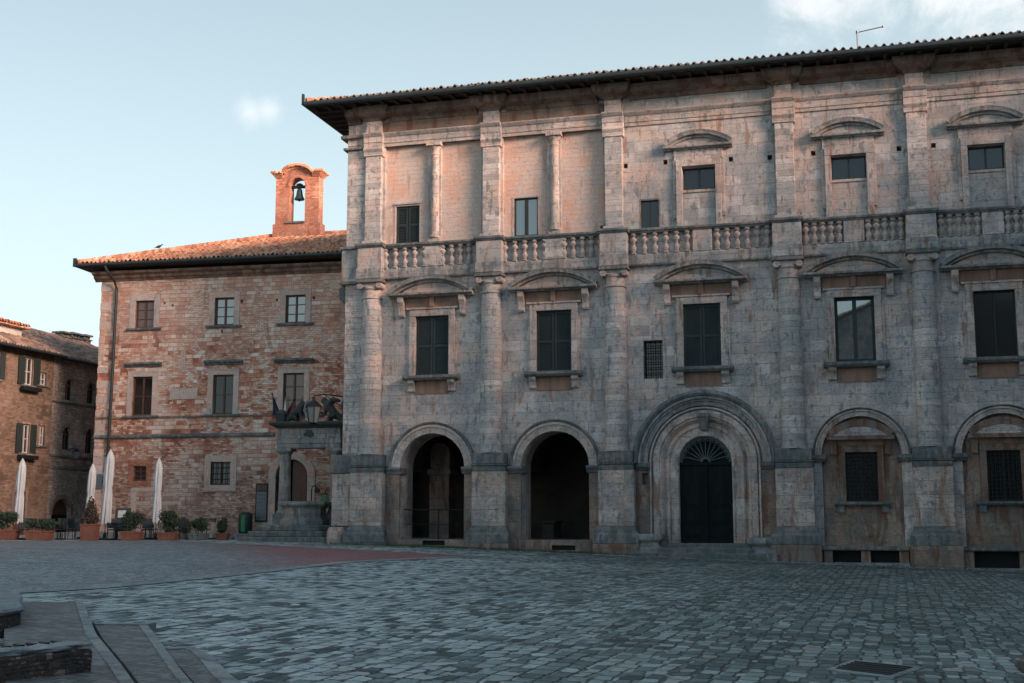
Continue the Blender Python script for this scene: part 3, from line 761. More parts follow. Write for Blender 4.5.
def shutters(u0, u1, z0, z1, y, parent, mat='green'):
    w = (u1 - u0) / 2
    for k in (0, 1):
        a, b = u0 + k * w + .012, u0 + (k + 1) * w - .012
        m = MB(); t = .055
        m.box(a, a + .085, y, y + t, z0, z1); m.box(b - .085, b, y, y + t, z0, z1)
        zm = z0 + (z1 - z0) * .5
        for zz in (z0, zm - .05, z1 - .11): m.box(a + .085, b - .085, y, y + t, zz, zz + .11)
        nsl = int((z1 - z0) / .075)
        for j in range(nsl):
            zz = z0 + .08 + (z1 - z0 - .16) * j / nsl
            m.add([(a + .08, y + .012, zz), (b - .08, y + .012, zz), (b - .08, y + .048, zz + .062), (a + .08, y + .048, zz + .062)], [(0, 1, 2, 3)])
        m.box(a + .08, b - .08, y + .05, y + .058, z0 + .02, z1 - .02)
        m.build('shutter', M[mat], parent)
def casement(u0, u1, z0, z1, y, parent, fr='green', pane='pane', rows=1, bar=.075, mull=.11, cols=2):
    f = MB(); f.box(u0, u0 + bar, y, y + .07, z0, z1); f.box(u1 - bar, u1, y, y + .07, z0, z1)
    f.box(u0 + bar, u1 - bar, y, y + .07, z0, z0 + bar * 1.3); f.box(u0 + bar, u1 - bar, y, y + .07, z1 - bar, z1)
    um = (u0 + u1) / 2
    if cols == 2: f.box(um - mull / 2, um + mull / 2, y - .006, y + .072, z0 + bar * 1.3, z1 - bar)
    for j in range(1, rows):
        zz = z0 + (z1 - z0) * j / rows
        f.box(u0 + bar, um - mull / 2, y + .01, y + .06, zz - .02, zz + .02); f.box(um + mull / 2, u1 - bar, y + .01, y + .06, zz - .02, zz + .02)
    f.build('window_frame', M[fr], parent)
    p = MB(); p.box(u0 + bar * .5, u1 - bar * .5, y + .045, y + .055, z0 + bar * .5, z1 - bar * .5); p.build('pane', M[pane], parent)
def grille(u0, u1, z0, z1, y, parent, nu, nz, r=.018):
    g = MB()
    for i in range(nu + 1):
        x = u0 + (u1 - u0) * i / nu; g.tube([(x, y, z0), (x, y, z1)], r, 6)
    for j in range(nz + 1):
        z = z0 + (z1 - z0) * j / nz; g.tube([(u0, y, z), (u1, y, z)], r, 6)
    g.build('grille', M['iron'], parent, 40)
def pediment(u, half, zb, rise, n, parent, depth=.1, name='pediment', mat='weathered', tmat='trav_pink'):
    m = MB(); h = .10
    m.sweep([(-depth, zb), (n * .55, zb), (n * .6, zb + .04), (n * .96, zb + .06), (n, zb + h), (n, zb + h + .05), (-depth, zb + h + .05)], u - half, u + half)
    cz, rad, a0, a1 = seg_arc(u, half, zb + h + .052, rise - .10)
    cz += .13; da = .0
    m.ring(u, cz, [(rad - .27, -depth), (rad - .27, n * .55), (rad - .19, n * .6), (rad - .16, n * .96), (rad - .06, n), (rad, n + .03), (rad, -depth)], a0 + da, a1 - da, 28)
    o = m.build(name, M[mat], parent, 30)
    t = MB(); czt, rt, b0, b1 = seg_arc(u, half * .80, zb + h + .05, (rise - .24))
    t.prism([(u + rt * cos(b0 + (b1 - b0) * k / 20), czt + rt * sin(b0 + (b1 - b0) * k / 20)) for k in range(21)], -n * .30, depth)
    t.build('tympanum', M[tmat], parent)
    return o
def console(u, w, z0, z1, n, parent, name='console', mat='trav_pink'):
    m = MB(); d = z1 - z0
    prof = [(-.05, z0), (n * .35, z0), (n * .5, z0 + .1 * d), (n * .45, z0 + .3 * d), (n * .6, z0 + .55 * d), (n * .95, z0 + .75 * d), (n, z0 + .9 * d), (n, z1), (-.05, z1)]
    m.sweep(prof, u - w / 2, u + w / 2); m.cyly(0, 0, 0, 0, 0, 3) if False else None
    return m.build(name, M[mat], parent, bevel=.012)
def noble_window(i):
    u = WINS[i]
    f = MB()
    for s in (-1, 1):
        x0, x1 = sorted((u + s * .73, u + s * 1.0)); f.box(x0, x1, -.12, .3, 7.5, 9.998)
        x0, x1 = sorted((u + s * 1.0, u + s * 1.09)); f.box(x0, x1, -.085, .1, 7.5, 9.70)
    f.box(u - 1.0, u + 1.0, -.12, .3, 10.0, 10.28); f.box(u - 1.14, u + 1.14, -.16, .1, 10.282, 10.36)
    w = f.build('window', M['trav_pink'], PAL, bevel=.012)
    z = MB(); z.box(u - 1.2, u + 1.2, -.08, .1, 10.362, 10.80); z.box(u - .1, u + .1, -.2, -.08, 10.364, 10.80); z.build('window_frieze', M['rust_panel'], w, bevel=.01)
    pediment(u, 1.83, 10.80, .70, .50, w, mat='ledge')
    for s in (-1, 1):
        console(u + s * 1.34, .26, 9.98, 10.80, .36, w)
        console(u + s * .88, .30, 6.82, 7.30, .26, w, 'bracket')
    m = MB(); m.sweep([(-.1, 7.302), (.28, 7.302), (.32, 7.36), (.36, 7.38), (.36, 7.498), (-.1, 7.498)], u - 1.2, u + 1.2); m.build('sill', M['weathered'], w, bevel=.012)
    m = MB(); m.box(u - .73, u + .73, -.03, -.002, 6.75, 7.3); m.build('apron', M['rust_panel'], w)
    if i in (0, 1, 2): shutters(u - .725, u + .725, 7.5, 9.99, .05, w)
    elif i == 3: casement(u - .72, u + .72, 7.505, 9.99, .12, w, 'green', 'pane_sky', 1, .10, .15)
    else:
        casement(u - .72, u + .72, 7.505, 9.99, .12, w, 'green', 'pane_dark', 1, .05, .05)
        c = MB(); n = 40
        c.loft([[(u - .7 + 1.4 * k / n, .24 + .025 * sin(k * 1.7), z) for k in range(n + 1)] for z in (7.52, 9.98)], cap=False, close=False); c.build('curtain', M['curtain'], w, 60)
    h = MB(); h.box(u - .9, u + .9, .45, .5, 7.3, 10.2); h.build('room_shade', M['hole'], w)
for i in range(5): noble_window(i)

def upper_window(i):
    u = WINS[i]; f = MB()
    for s in (-1, 1):
        x0, x1 = sorted((u + s * .66, u + s * .90)); f.box(x0, x1, -.17, .2, 13.14, 15.58)
        x0, x1 = sorted((u + s * .90, u + s * 1.02)); f.box(x0, x1, -.10, .1, 13.5, 15.84)
    f.box(u - .9, u + .9, -.17, .2, 15.582, 15.84)
    f.box(u - .97, u + .97, -.12, .1, 15.842, 16.27); f.box(u - .66, u + .66, -.05, .2, 14.52, 14.63)
    w = f.build('attic_window', M['trav_pink'], PAL, bevel=.012)
    pediment(u, 1.37, 16.27, .56, .34, w, tmat='trav', mat='ledge')
    casement(u - .64, u + .64, 14.645, 15.545, .14, w, 'green', 'pane_dark', 1, .05, .07)
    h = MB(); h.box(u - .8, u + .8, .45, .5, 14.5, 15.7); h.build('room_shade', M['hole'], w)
for i in (2, 3, 4): upper_window(i)
# the three plain openings at balcony level
def plain_opening(u0, u1, z0, z1, y, kind):
    m = MB(); t = .07
    m.box(u0 - t, u0, y - .02, y + .15, z0, z1 + t); m.box(u1, u1 + t, y - .02, y + .15, z0, z1 + t); m.box(u0, u1, y - .02, y + .15, z1, z1 + t)
    w = m.build('balcony_window', M['trav_pink'] if kind != 'shut' else M['stucco'], PAL)
    if kind == 'shut':
        shutters(u0, u1, z0, z1, y + .06, w)
        l = MB(); l.box(u0 - .05, u1 + .05, y - .09, y, z1 + .072, z1 + .16); l.build('lintel', M['trav_pink'], w)
    else: casement(u0, u1, z0, z1, y + .06, w, 'green', 'pane_sky' if kind == 'sky' else 'pane_dark', 1, .06 if kind == 'sky' else .03, .14 if kind == 'sky' else .03)
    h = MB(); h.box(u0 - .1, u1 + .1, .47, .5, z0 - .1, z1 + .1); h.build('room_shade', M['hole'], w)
plain_opening(-12.87, -11.81, 13.2, 14.84, .176, 'shut')
plain_opening(-7.65, -6.63, 13.2, 14.84, .176, 'sky')
plain_opening(-2.31, -1.58, 13.2, 14.33, .02, 'dark')
m = MB(); m.box(-3.98, -3.74, .02, .176, 13.15, 13.42); m.build('vent_grille', M['iron'], PAL)
# small barred window
m = MB(); m.box(-2.42, -2.28, -.02, .1, 7.0, 8.72); m.box(-1.52, -1.38, -.02, .1, 7.0, 8.72); m.box(-2.28, -1.52, -.02, .1, 8.62, 8.72)
w = m.build('barred_window', M['trav'], PAL, bevel=.01); grille(-2.28, -1.52, 7.1, 8.62, .03, w, 4, 7)
h = MB(); h.box(-2.5, -1.4, .35, .4, 7.0, 8.75); h.build('pane', M['pane_dark'], w)
# round-arched niche windows on the ground floor
def niche_window(i):
    u = WINS[i] + .04; f = MB()
    for s in (-1, 1):
        x0, x1 = sorted((u + s * .58, u + s * .82)); f.box(x0, x1, .08, .3, 2.26, 4.1)
    f.box(u - .82, u + .82, .08, .3, 4.102, 4.36)
    w = f.build('niche_window', M['soffit_stone'], PAL, bevel=.012)  # dark rusty frame and pediment also stand in for the missing soft shadow
    m = MB(); m.box(u - .86, u + .86, .06, .3, 4.362, 4.56); m.build('window_frieze', M['rust_panel'], w); pediment(u, 1.22, 4.562, .56, .22, w, depth=-.25, mat='soffit_stone', tmat='trav_pink')
    m = MB(); m.sweep([(-.25, 2.12), (.05, 2.12), (.10, 2.18), (.10, 2.256), (-.25, 2.256)], u - 1.02, u + 1.02); m.build('sill', M['weathered'], w, bevel=.012)
    for s in (-1, 1):
        console(u + s * .80, .24, 1.86, 2.118, .02, w, 'bracket', 'weathered')
        console(u + s * .98, .22, 4.0, 4.56, .06, w, 'console', 'soffit_stone')
    grille(u - .58, u + .58, 2.27, 4.09, .16, w, 8, 12, .016)
    casement(u - .58, u + .58, 2.26, 4.1, .28, w, 'green', 'pane_dark', 1, .06, .08)
for i in (3, 4): niche_window(i)
# stone benches
def bench(u0, u1, sup):
    g = min(pgz(u0, .3), pgz(u1, .3))
    m = MB(); m.sweep([(-.2, .47), (.45, .47), (.50, .50), (.50, .60), (.47, .63), (-.2, .63)], u0, u1); b = m.build('stone_bench', M['weathered'], PAL, bevel=.02)
    for u in sup:
        m = MB(); m.box(u - .17, u + .17, -.36, .0, g - .3, .468); m.build('bench_support', M['trav_low'], b, bevel=.02)
    m = MB(); m.box(u0, u1, -.09, -.004, g - .3, .46); m.build('bench_gap_shade', M['hole'], b)  # black sheet painting the shade in the gap under the seat
    m = MB(); m.box(u0, u1, -.62, .1, g - .3, pgz((u0 + u1) / 2, .4) + .07); m.build('bench_step', M['kerb'], b, bevel=.02)
bench(4.36, 7.44, (4.55, 5.9, 7.25)); bench(9.30, 12.42, (9.48, 11.35, 12.2))

def make_portal():
    uc, zc = .04, 3.78
    j = MB()                                            # inner jambs and archivolt
    for s in (-1, 1):
        pr = [(1.02, -.5), (1.02, -.12), (1.05, -.07), (1.10, -.07), (1.13, -.10), (1.36, -.10), (1.38, -.04), (1.46, -.01), (1.50, -.06), (1.56, -.16), (1.62, -.06), (1.70, .05), (1.76, .06), (1.76, -.5)]
        j.loft([[(uc + s * r_, -n_, z_) for r_, n_ in pr] for z_ in (.70, zc)])
    j.ring(uc, zc, [(1.02, -.5), (1.02, -.12), (1.05, -.07), (1.10, -.07), (1.13, -.10), (1.36, -.10), (1.38, -.04), (1.46, -.01), (1.50, -.06), (1.56, -.16), (1.62, -.06), (1.70, .05), (1.76, .06), (1.76, -.5)], 0, pi, 40)
    p = j.build('portal', M['trav_pink'], PAL, 30, bevel=.012)
    o = MB(); zo = 3.72
    for a, b, n in ((1.762, 2.0, .10), (2.06, 2.13, .17)):
        o.ring(uc, zo + .08, [(a, -.1), (a, n), (b, n), (b, -.1)], 0, pi, 40)
        for s in (-1, 1):
            x0, x1 = sorted((uc + s * a, uc + s * b)); o.box(x0, x1, -n, .1, .95, zo + .08)
    o.build('moulded_arch', M['trav_pink'], p, 30, bevel=.012)
    o = MB(); o.ring(uc, zo + .06, [(2.17, -.1), (2.17, .04), (2.21, .13), (2.36, .15), (2.38, .21), (2.44, .22), (2.47, .30), (2.56, .31), (2.58, -.1)], 0, pi, 44); o.build('outer_archivolt', M['ledge'], p, 30)
    o = MB(); o.ring(uc, zo + .06, [(2.582, -.1), (2.582, .33), (2.68, .40), (2.80, .34), (2.80, -.1)], 0, pi, 44); o.build('hood_mould', M['weathered'], p, 30)
    k = MB(); k.loft([[(uc - w, .1, z), (uc + w, .1, z), (uc + w, -n, z), (uc - w, -n, z)] for w, n, z in ((.14, .16, 5.02), (.17, .24, 5.2), (.21, .27, 5.5), (.24, .32, 5.56), (.24, .32, 5.68))])
    k.build('keystone', M['weathered'], p, bevel=.015)
    for s in (-1, 1):                                   # jamb panels, imposts and side blocks
        x0, x1 = sorted((uc + s * 2.124, uc + s * 2.66)); m = MB(); m.box(x0, x1, -.07, -.002, .3, 3.5)
        ob = m.build('jamb_panel', M['trav_low'], p, bevel=.01)
        if s < 0:
            c = MB(); c.box(-2.42, -2.17, -1, 1, 2.95, 3.4); cut(ob, c)
        m = MB(); m.sweep([(-.1, 3.502), (.12, 3.502), (.2, 3.6), (.26, 3.62), (.26, 3.77), (-.1, 3.77)], x0, x1); m.build('impost', M['weathered'], p, bevel=.012)
        x0, x1 = sorted((uc + s * 1.62, uc + s * 2.72)); g = pgz(uc + s * 2, .7)
        m = MB(); m.loft([[(x0 + e, .1, z), (x1 - e, .1, z), (x1 - e, -.62 + e, z), (x0 + e, -.62 + e, z)] for e, z in ((.0, g - .3), (.0, g + .28), (.10, g + .36), (.14, g + .44), (.12, g + .52), (.0, g + .60), (-.03, g + .66), (-.03, g + .80), (.03, g + .84))])
        m.build('side_block', M['wellstone'], p, bevel=.02)
    # door leaves with raised panels, fanlight
    for k in (0, 1):
        a = uc - 1.02 + k * 1.02 + .01; b = a + 1.0; y = .30
        m = MB(); m.box(a, b, y, y + .08, .71, zc - .09)
        for z0, z1, arch in ((.92, 1.25, 0), (1.42, 1.95, 0), (2.08, 3.35, 1)):
            x0, x1 = a + .18, b - .18
            if arch: m.prism(arch_poly((x0 + x1) / 2, (x1 - x0) / 2, z0, z1 - .34), y - .035, y); m.prism(arch_poly((x0 + x1) / 2, (x1 - x0) / 2 - .09, z0 + .09, z1 - .34), y - .06, y - .035)
            else: m.box(x0, x1, y - .035, y, z0, z1); m.box(x0 + .08, x1 - .08, y - .06, y - .035, z0 + .08, z1 - .08)
        m.build('door_leaf', M['darkdoor'], p, bevel=.012)
    m = MB(); m.box(uc - 1.02, uc + 1.02, .24, .4, zc - .09, zc + .03); m.box(uc - .04, uc + .04, .22, .30, .71, zc - .09)
    m.tube([(uc + .1, .24, 1.95), (uc + .1, .2, 1.93), (uc + .1, .2, 1.83), (uc + .1, .24, 1.81)], .018); m.build('door_transom', M['darkdoor'], p)
    f = MB(); f.ring(uc, zc + .03, [(.9, -.36), (.9, -.26), (1.02, -.26), (1.02, -.36)], 0, pi, 28)
    for k in range(1, 12):
        a = pi * k / 12; ca, sa = cos(a), sin(a)
        f.tube([(uc + .2 * ca, .30, zc + .03 + .2 * sa), (uc + .93 * ca, .30, zc + .03 + .93 * sa)], .022, 6)
        f.ring(uc + .80 * ca, zc + .03 + .80 * sa, [(.07, -.33), (.07, -.28), (.10, -.28), (.10, -.33)], a - 1.5, a + 1.5, 8)
    f.ring(uc, zc + .03, [(.12, -.34), (.12, -.26), (.2, -.26), (.2, -.34)], 0, pi, 14)
    f.build('fanlight', M['fan'], p, 40)
    m = MB(); m.prism([(uc + .95 * cos(pi * k / 24), zc + .03 + .95 * sin(pi * k / 24)) for k in range(25)], .36, .38); m.build('fanlight_pane', M['darkdoor'], p)
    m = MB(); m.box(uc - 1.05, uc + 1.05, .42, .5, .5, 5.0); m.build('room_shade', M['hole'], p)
    g = pgz(uc, .8)
    for k in range(3):
        m = MB(); top = .70 - k * .175; m.box(uc - 1.8 - (k == 2) * .95, uc + 1.8 + (k == 2) * .95, -.34 - .33 * k, .0 if k else .5, g - .4, top)
        m.build('doorstep', M['weathered'], PAL, bevel=.03)
make_portal()

def tile_slope(P0, S, Uh, L, rise, slope, lo, hi, name, mat, parent, period=.24, amp=.055, row=.40):
    """corrugated barrel-tile slope: P0 eave start, S along the eave, Uh horizontal up-slope; lo(s)/hi bound the run"""
    S = Vector(S); Uh = Vector(Uh); mb = MB()
    ns = 6; cols = int(L / period); K = cols * ns
    nr = int(hi / row)
    P0 = Vector(P0); n = K + 1
    jit = [[random.uniform(-.03, .03) for _ in range(cols + 1)] for _ in range(nr + 2)]
    for j in range(nr + 1):
        for e in (0, 1):
            for k in range(n):
                s = k * period / ns; ph = (k % ns) / ns
                t = min((j + e) * row, rise(s)) if e else min(j * row, rise(s))
                h = amp * (1.5 * sin(pi * ph / .62) if ph < .62 else -.75 * sin(pi * (ph - .62) / .38))
                step = (.045 if e == 0 else 0.) + jit[j][k // ns]
                q = P0 + S * s + Uh * t; q.z += t * slope + h + step + .05
                mb.v.append(tuple(q))
    R_ = 2 * (nr + 1)
    for r in range(R_ - 1):
        for k in range(K):
            mb.f.append((r * n + k, r * n + k + 1, (r + 1) * n + k + 1, (r + 1) * n + k))
    # thick lower lip at the eave
    o = len(mb.v)
    for k in range(n):
        x, y, z = mb.v[k]; mb.v.append((x, y, z - .035))
    mb.f += [(k, k + 1, o + k + 1, o + k) for k in range(K)]
    return mb.build(name, mat, parent, 50)

def make_palace_roof():
    el, er, ef, eb = -16.5, U1 + .6, -1.3, 17.0
    sl = .32; half = (eb - ef) / 2
    b = MB()                                             # soffit boards and deck
    b.box(el, er, ef, eb, ZR - .04, ZR + .03)
    z1 = ZR + .03 + half * sl
    b.add([(el, ef, ZR + .03), (er, ef, ZR + .03), (er, eb, ZR + .03), (el, eb, ZR + .03), (el + half, ef + half, z1), (er - half, ef + half, z1)],
          [(0, 1, 5, 4), (1, 2, 5), (2, 3, 4, 5), (3, 0, 4)])
    roof = b.build('roof', M['soffit'], PAL)
    r = MB()
    for k in range(int((er - el) / .62)):
        x = el + .2 + k * .62; r.box(x, x + .12, ef + .05, -.55, ZR - .16, ZR - .042)
    for k in range(int((eb - ef) / .62)):
        y = ef + .7 + k * .62; r.box(el + .05, U0 + .1, y, y + .12, ZR - .16, ZR - .042)
    r.build('rafter_end', M['soffit'], roof)
    tile_slope((el, ef, ZR + .05), (1, 0, 0), (0, 1, 0), er - el, lambda s: min(s, er - el - s, half), sl, 0, half, 'roof_tiles', M['tile_dark'], roof, period=.30, amp=.068)
    tile_slope((el, eb, ZR + .05), (0, -1, 0), (1, 0, 0), eb - ef, lambda s: min(s, eb - ef - s), sl, 0, half, 'hip_tiles', M['tile_old_y'], roof, period=.30, amp=.068)
    h = MB()
    for k in range(24):                                  # ridge tiles on the hip
        a = k / 24 * half; q0 = Vector((el + a, ef + a, ZR + .16 + a * sl)); q1 = q0 + Vector((1, 1, sl)).normalized() * .58
        h.tube([q0, q1], [.13, .11], 10)
    h.build('hip_ridge', M['tile_x'], roof, 40)
    g = MB(); g.tube([(el - .02, ef - .09, ZR - .03), (er, ef - .09, ZR - .03)], .12, 12); g.tube([(el - .09, ef - .1, ZR), (el - .09, eb, ZR)], .085, 10); g.box(el - .14, el - .05, ef - .16, ef - .04, ZR - .07, ZR + .42)
    for k in range(26):
        x = el + .8 + k * 1.3; g.box(x, x + .04, ef - .19, ef + .1, ZR - .10, ZR + .10)
    g.build('gutter', M['gutter'], PAL, 40)
make_palace_roof()
ax, ay = pw(6.38, -2.2)
ant = thing('roof_antenna', (ax, ay, ZR + 1.0), -PT, 'thin bent metal aerial standing on the tiled roof edge', 'antenna')
m = MB(); m.tube([(0, 0, -.2), (0, 0, 1.15)], .028); m.build('mast', M['metal'], ant, 40)
m = MB(); m.tube([(0, 0, 1.13), (1.02, 0, 1.27)], .022); m.lathe([(.05, 1.1), (.05, 1.2)], 0, 0, 10); m.lathe([(.04, 1.24), (.04, 1.31)], 1.02, 0, 10); m.build('arm', M['metal'], ant, 40)

# ------------------------------------------------------------------ the brick palace on the left
LO = Vector((-14.930, 62.123, 0)); LT = R(11.4)
LX = Vector((cos(LT), -sin(LT), 0)); LN = Vector((-sin(LT), -cos(LT), 0))
def lw(u, n): p = LO + LX * u + LN * n; return p.x, p.y
BP = thing('brick_palace', (LO.x, LO.y, 0), -LT, 'weathered palace of mixed brick and stone with pale framed windows and belfry', 'palace')
V0, V1 = -6.45, 10.5
def make_brick_palace():
    mb = MB(); mb.box(V0, V1, 0, .6, -.5, 14.3)
    w = mb.build('wall', M['brickmix'], BP)
    a = MB()
    for u in (-3.97, .40, 4.20): a.box(u - .52, u + .52, -1, 1, 11.3, 12.72)
    for u in (-3.92, .47, 4.20): a.box(u - .54, u + .54, -1, 1, 6.8, 8.79)
    a.box(-4.22, -3.52, -1, 1, 3.52, 4.26); a.box(-.05, 1.0, -1, 1, 3.29, 4.43)
    a.prism(arch_poly(4.22, .82, .3, 3.70), -1, 1)
    for (u, z) in [(-4.65, 12.5), (-2.9, 12.55), (-2.45, 12.42), (1.32, 12.5), (3.2, 12.5), (5.15, 12.55), (-5.5, 7.0), (.3, 11.0)]: a.box(u - .06, u + .06, -1, .25, z - .07, z + .07)
    cut(w, a)
    b = MB(); b.box(V0, V0 + .6, .6, 17, -.5, 14.3); b.box(V1 - .6, V1, .6, 17, -.5, 14.3); b.box(V0, V1, 17, 17.6, -.5, 14.3); b.box(V0 + .6, V1 - .6, .6, 17, 5.6, 5.9); b.box(V0 + .6, V1 - .6, .6, 17, 10.2, 10.5); b.box(V0 + .6, V1 - .6, 5, 5.3, -.5, 14)
    b.build('side_and_rear_wall', M['brickmix'], BP)
    # quoins, string courses, blocked openings
    q = MB()
    rnd = random.Random(3); z = .6
    while z < 13.4:
        h = rnd.uniform(.25, .42); l = rnd.choice((.32, .55, .7))
        if rnd.random() < .75: q.box(V0 - .025, V0 + l, -.02, .3, z, z + h - .015)
        z += h
    q.build('quoin', M['quoin'], BP, bevel=.015)['kind'] = 'stuff'
    s = MB(); s.sweep([(-.05, 5.66), (.10, 5.66), (.14, 5.72), (.14, 5.80), (.08, 5.85), (-.05, 5.85)], V0 - .03, 3.28); s.build('string_course', M['weathered'], BP, bevel=.01)
    s = MB()
    for l, r in ((V0 - .02, -4.96), (-2.98, -.58), (1.42, 3.14), (5.2, V1)): s.sweep([(-.05, 6.66), (.07, 6.66), (.07, 6.76), (-.05, 6.76)], l, r)
    s.build('sill_course', M['trav_low'], BP)
    s = MB()
    for x0, x1, z0, z1 in ((-1.9, -1.62, 9.1, 10.1), (-2.4, -.9, 7.6, 8.15), (-5.9, -5.2, 8.1, 8.4), (-4.3, -4.0, .9, 3.0), (-3.0, -2.7, .9, 3.0), (-4.3, -2.7, 3.0, 3.2), (1.5, 3.0, 4.28, 4.5)):
        s.box(x0, x1, -.018, .1, z0, z1)
    s.build('stone_patch', M['quoin'], BP, bevel=.01)['kind'] = 'stuff'
    c = MB(); c.sweep([(-.05, 13.78), (.06, 13.78), (.10, 13.86), (.22, 13.92), (.26, 14.04), (.46, 14.12), (.5, 14.24), (-.05, 14.24)], V0 - .35, V1)
    c.sweepy([(-.05, 13.78), (.06, 13.78), (.10, 13.86), (.22, 13.92), (.26, 14.04), (.46, 14.12), (.5, 14.24), (-.05, 14.24)], V0, -.2, 17)
    c.build('eave_cornice', M['soffit_stone'], BP, bevel=.01)
    g = MB(); g.tube([(V0 - .98, -1.0, 14.50), (V1, -1.0, 14.52)], .09, 10); g.tube([(V0 - .95, -1.0, 14.50), (V0 - .95, 17, 14.5)], .09, 10); g.box(V0 - 1.05, V0 - .9, -1.1, -.95, 14.42, 14.86)
    g.build('gutter', M['gutter'], BP, 40)
    p = MB(); p.tube([(-5.75, -1.0, 14.42), (-5.7, -.9, 14.2), (-5.55, -.35, 13.75), (-5.52, -.14, 13.35), (-5.55, -.13, 9.0), (-5.62, -.13, 3.4)], .075, 10)
    for zz in (12.2, 10., 7.6, 5.2, 3.6): p.lathe([(.1, zz), (.1, zz + .06)], -5.56, -.13, 12)
    p.build('downpipe', M['gutter'], BP, 40)
make_brick_palace()

def lwindow(u, hw, z0, z1, fw, rows, kind, cornice=False, sill=True):
    f = MB(); t = .035
    for s in (-1, 1):
        x0, x1 = sorted((u + s * hw, u + s * (hw + fw))); f.box(x0, x1, -t, .25, z0 - (0 if sill else fw), z1 + fw)
    f.box(u - hw, u + hw, -t, .25, z1, z1 + fw)
    if not sill: f.box(u - hw, u + hw, -t, .25, z0 - fw, z0)
    w = f.build('window', M['quoin'], BP, bevel=.012)
    if sill:
        m = MB(); m.sweep([(-.1, z0 - .13), (.12, z0 - .13), (.15, z0 - .08), (.15, z0 - .002), (-.1, z0 - .002)], u - hw - fw - .12, u + hw + fw + .12); m.build('sill', M['weathered'], w, bevel=.01)
    if cornice:
        m = MB(); m.sweep([(-.1, z1 + .5), (.08, z1 + .5), (.12, z1 + .58), (.22, z1 + .62), (.22, z1 + .72), (-.1, z1 + .72)], u - hw - fw - .18, u + hw + fw + .18); m.build('window_cornice', M['weathered'], w, bevel=.01)
    casement(u - hw, u + hw, z0, z1, .12, w, 'brownwood', kind, rows, .07, .09)
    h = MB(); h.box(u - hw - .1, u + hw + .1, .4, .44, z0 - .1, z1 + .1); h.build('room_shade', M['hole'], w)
    return w
w = lwindow(-3.97, .52, 11.3, 12.72, .31, 3, 'pane_warm')
lwindow(.40, .52, 11.3, 12.72, .31, 3, 'pane_sky'); lwindow(4.20, .52, 11.3, 12.72, .31, 3, 'pane_sky')
lwindow(-3.92, .54, 6.8, 8.79, .30, 2, 'pane_dark', True); lwindow(.47, .54, 6.8, 8.79, .30, 2, 'pane_dark', True)
w = lwindow(4.20, .54, 6.8, 8.79, .30, 3, 'pane_warm', True)
m = MB(); m.box(3.74, 4.14, .30, .32, 6.85, 8.75); m.build('curtain', M['pane_warm'], w)
w = lwindow(.475, .525, 3.29, 4.43, .32, 1, 'pane_dark', False, False); grille(-.05, 1.0, 3.29, 4.43, .06, w, 4, 4, .02)
f = MB()
for k, (x0, x1, z0, z1) in enumerate(((-4.5, -4.22, 3.2, 4.6), (-3.52, -3.24, 3.2, 4.6), (-4.22, -3.52, 4.26, 4.6), (-4.22, -3.52, 3.2, 3.52))): f.box(x0, x1, -.03, .2, z0, z1)
w = f.build('small_window', M['brick_red'], BP, bevel=.01); casement(-4.22, -3.52, 3.52, 4.26, .1, w, 'brownwood', 'pane_dark', 3, .05, .05)
h = MB(); h.box(-4.3, -3.4, .3, .34, 3.4, 4.4); h.build('room_shade', M['hole'], w)
# arched doorway behind the well
d = MB(); d.ring(4.22, 3.70, [(.82, -.4), (.82, .06), (1.22, .06), (1.22, -.4)], 0, pi, 24)
for s in (-1, 1):
    x0, x1 = sorted((4.22 + s * .82, 4.22 + s * 1.22)); d.box(x0, x1, -.06, .4, .3, 3.70)
d = d.build('doorway', M['quoin'], BP, 30, bevel=.015)
for x0, x1, y0 in ((3.42, 4.05, .28), (4.12, 5.02, .36)):
    m = MB(); m.box(x0, x1, y0, y0 + .07, .6, 4.5 if x0 > 4 else 4.4); m.box(x0 + .15, x1 - .15, y0 - .03, y0, 1.2, 2.3); m.box(x0 + .15, x1 - .15, y0 - .03, y0, 2.5, 3.6); m.build('door_leaf', M['doorwood'], d, bevel=.01)
h = MB(); h.box(3.2, 5.2, .5, .56, .3, 4.8); h.build('room_shade', M['hole'], d)

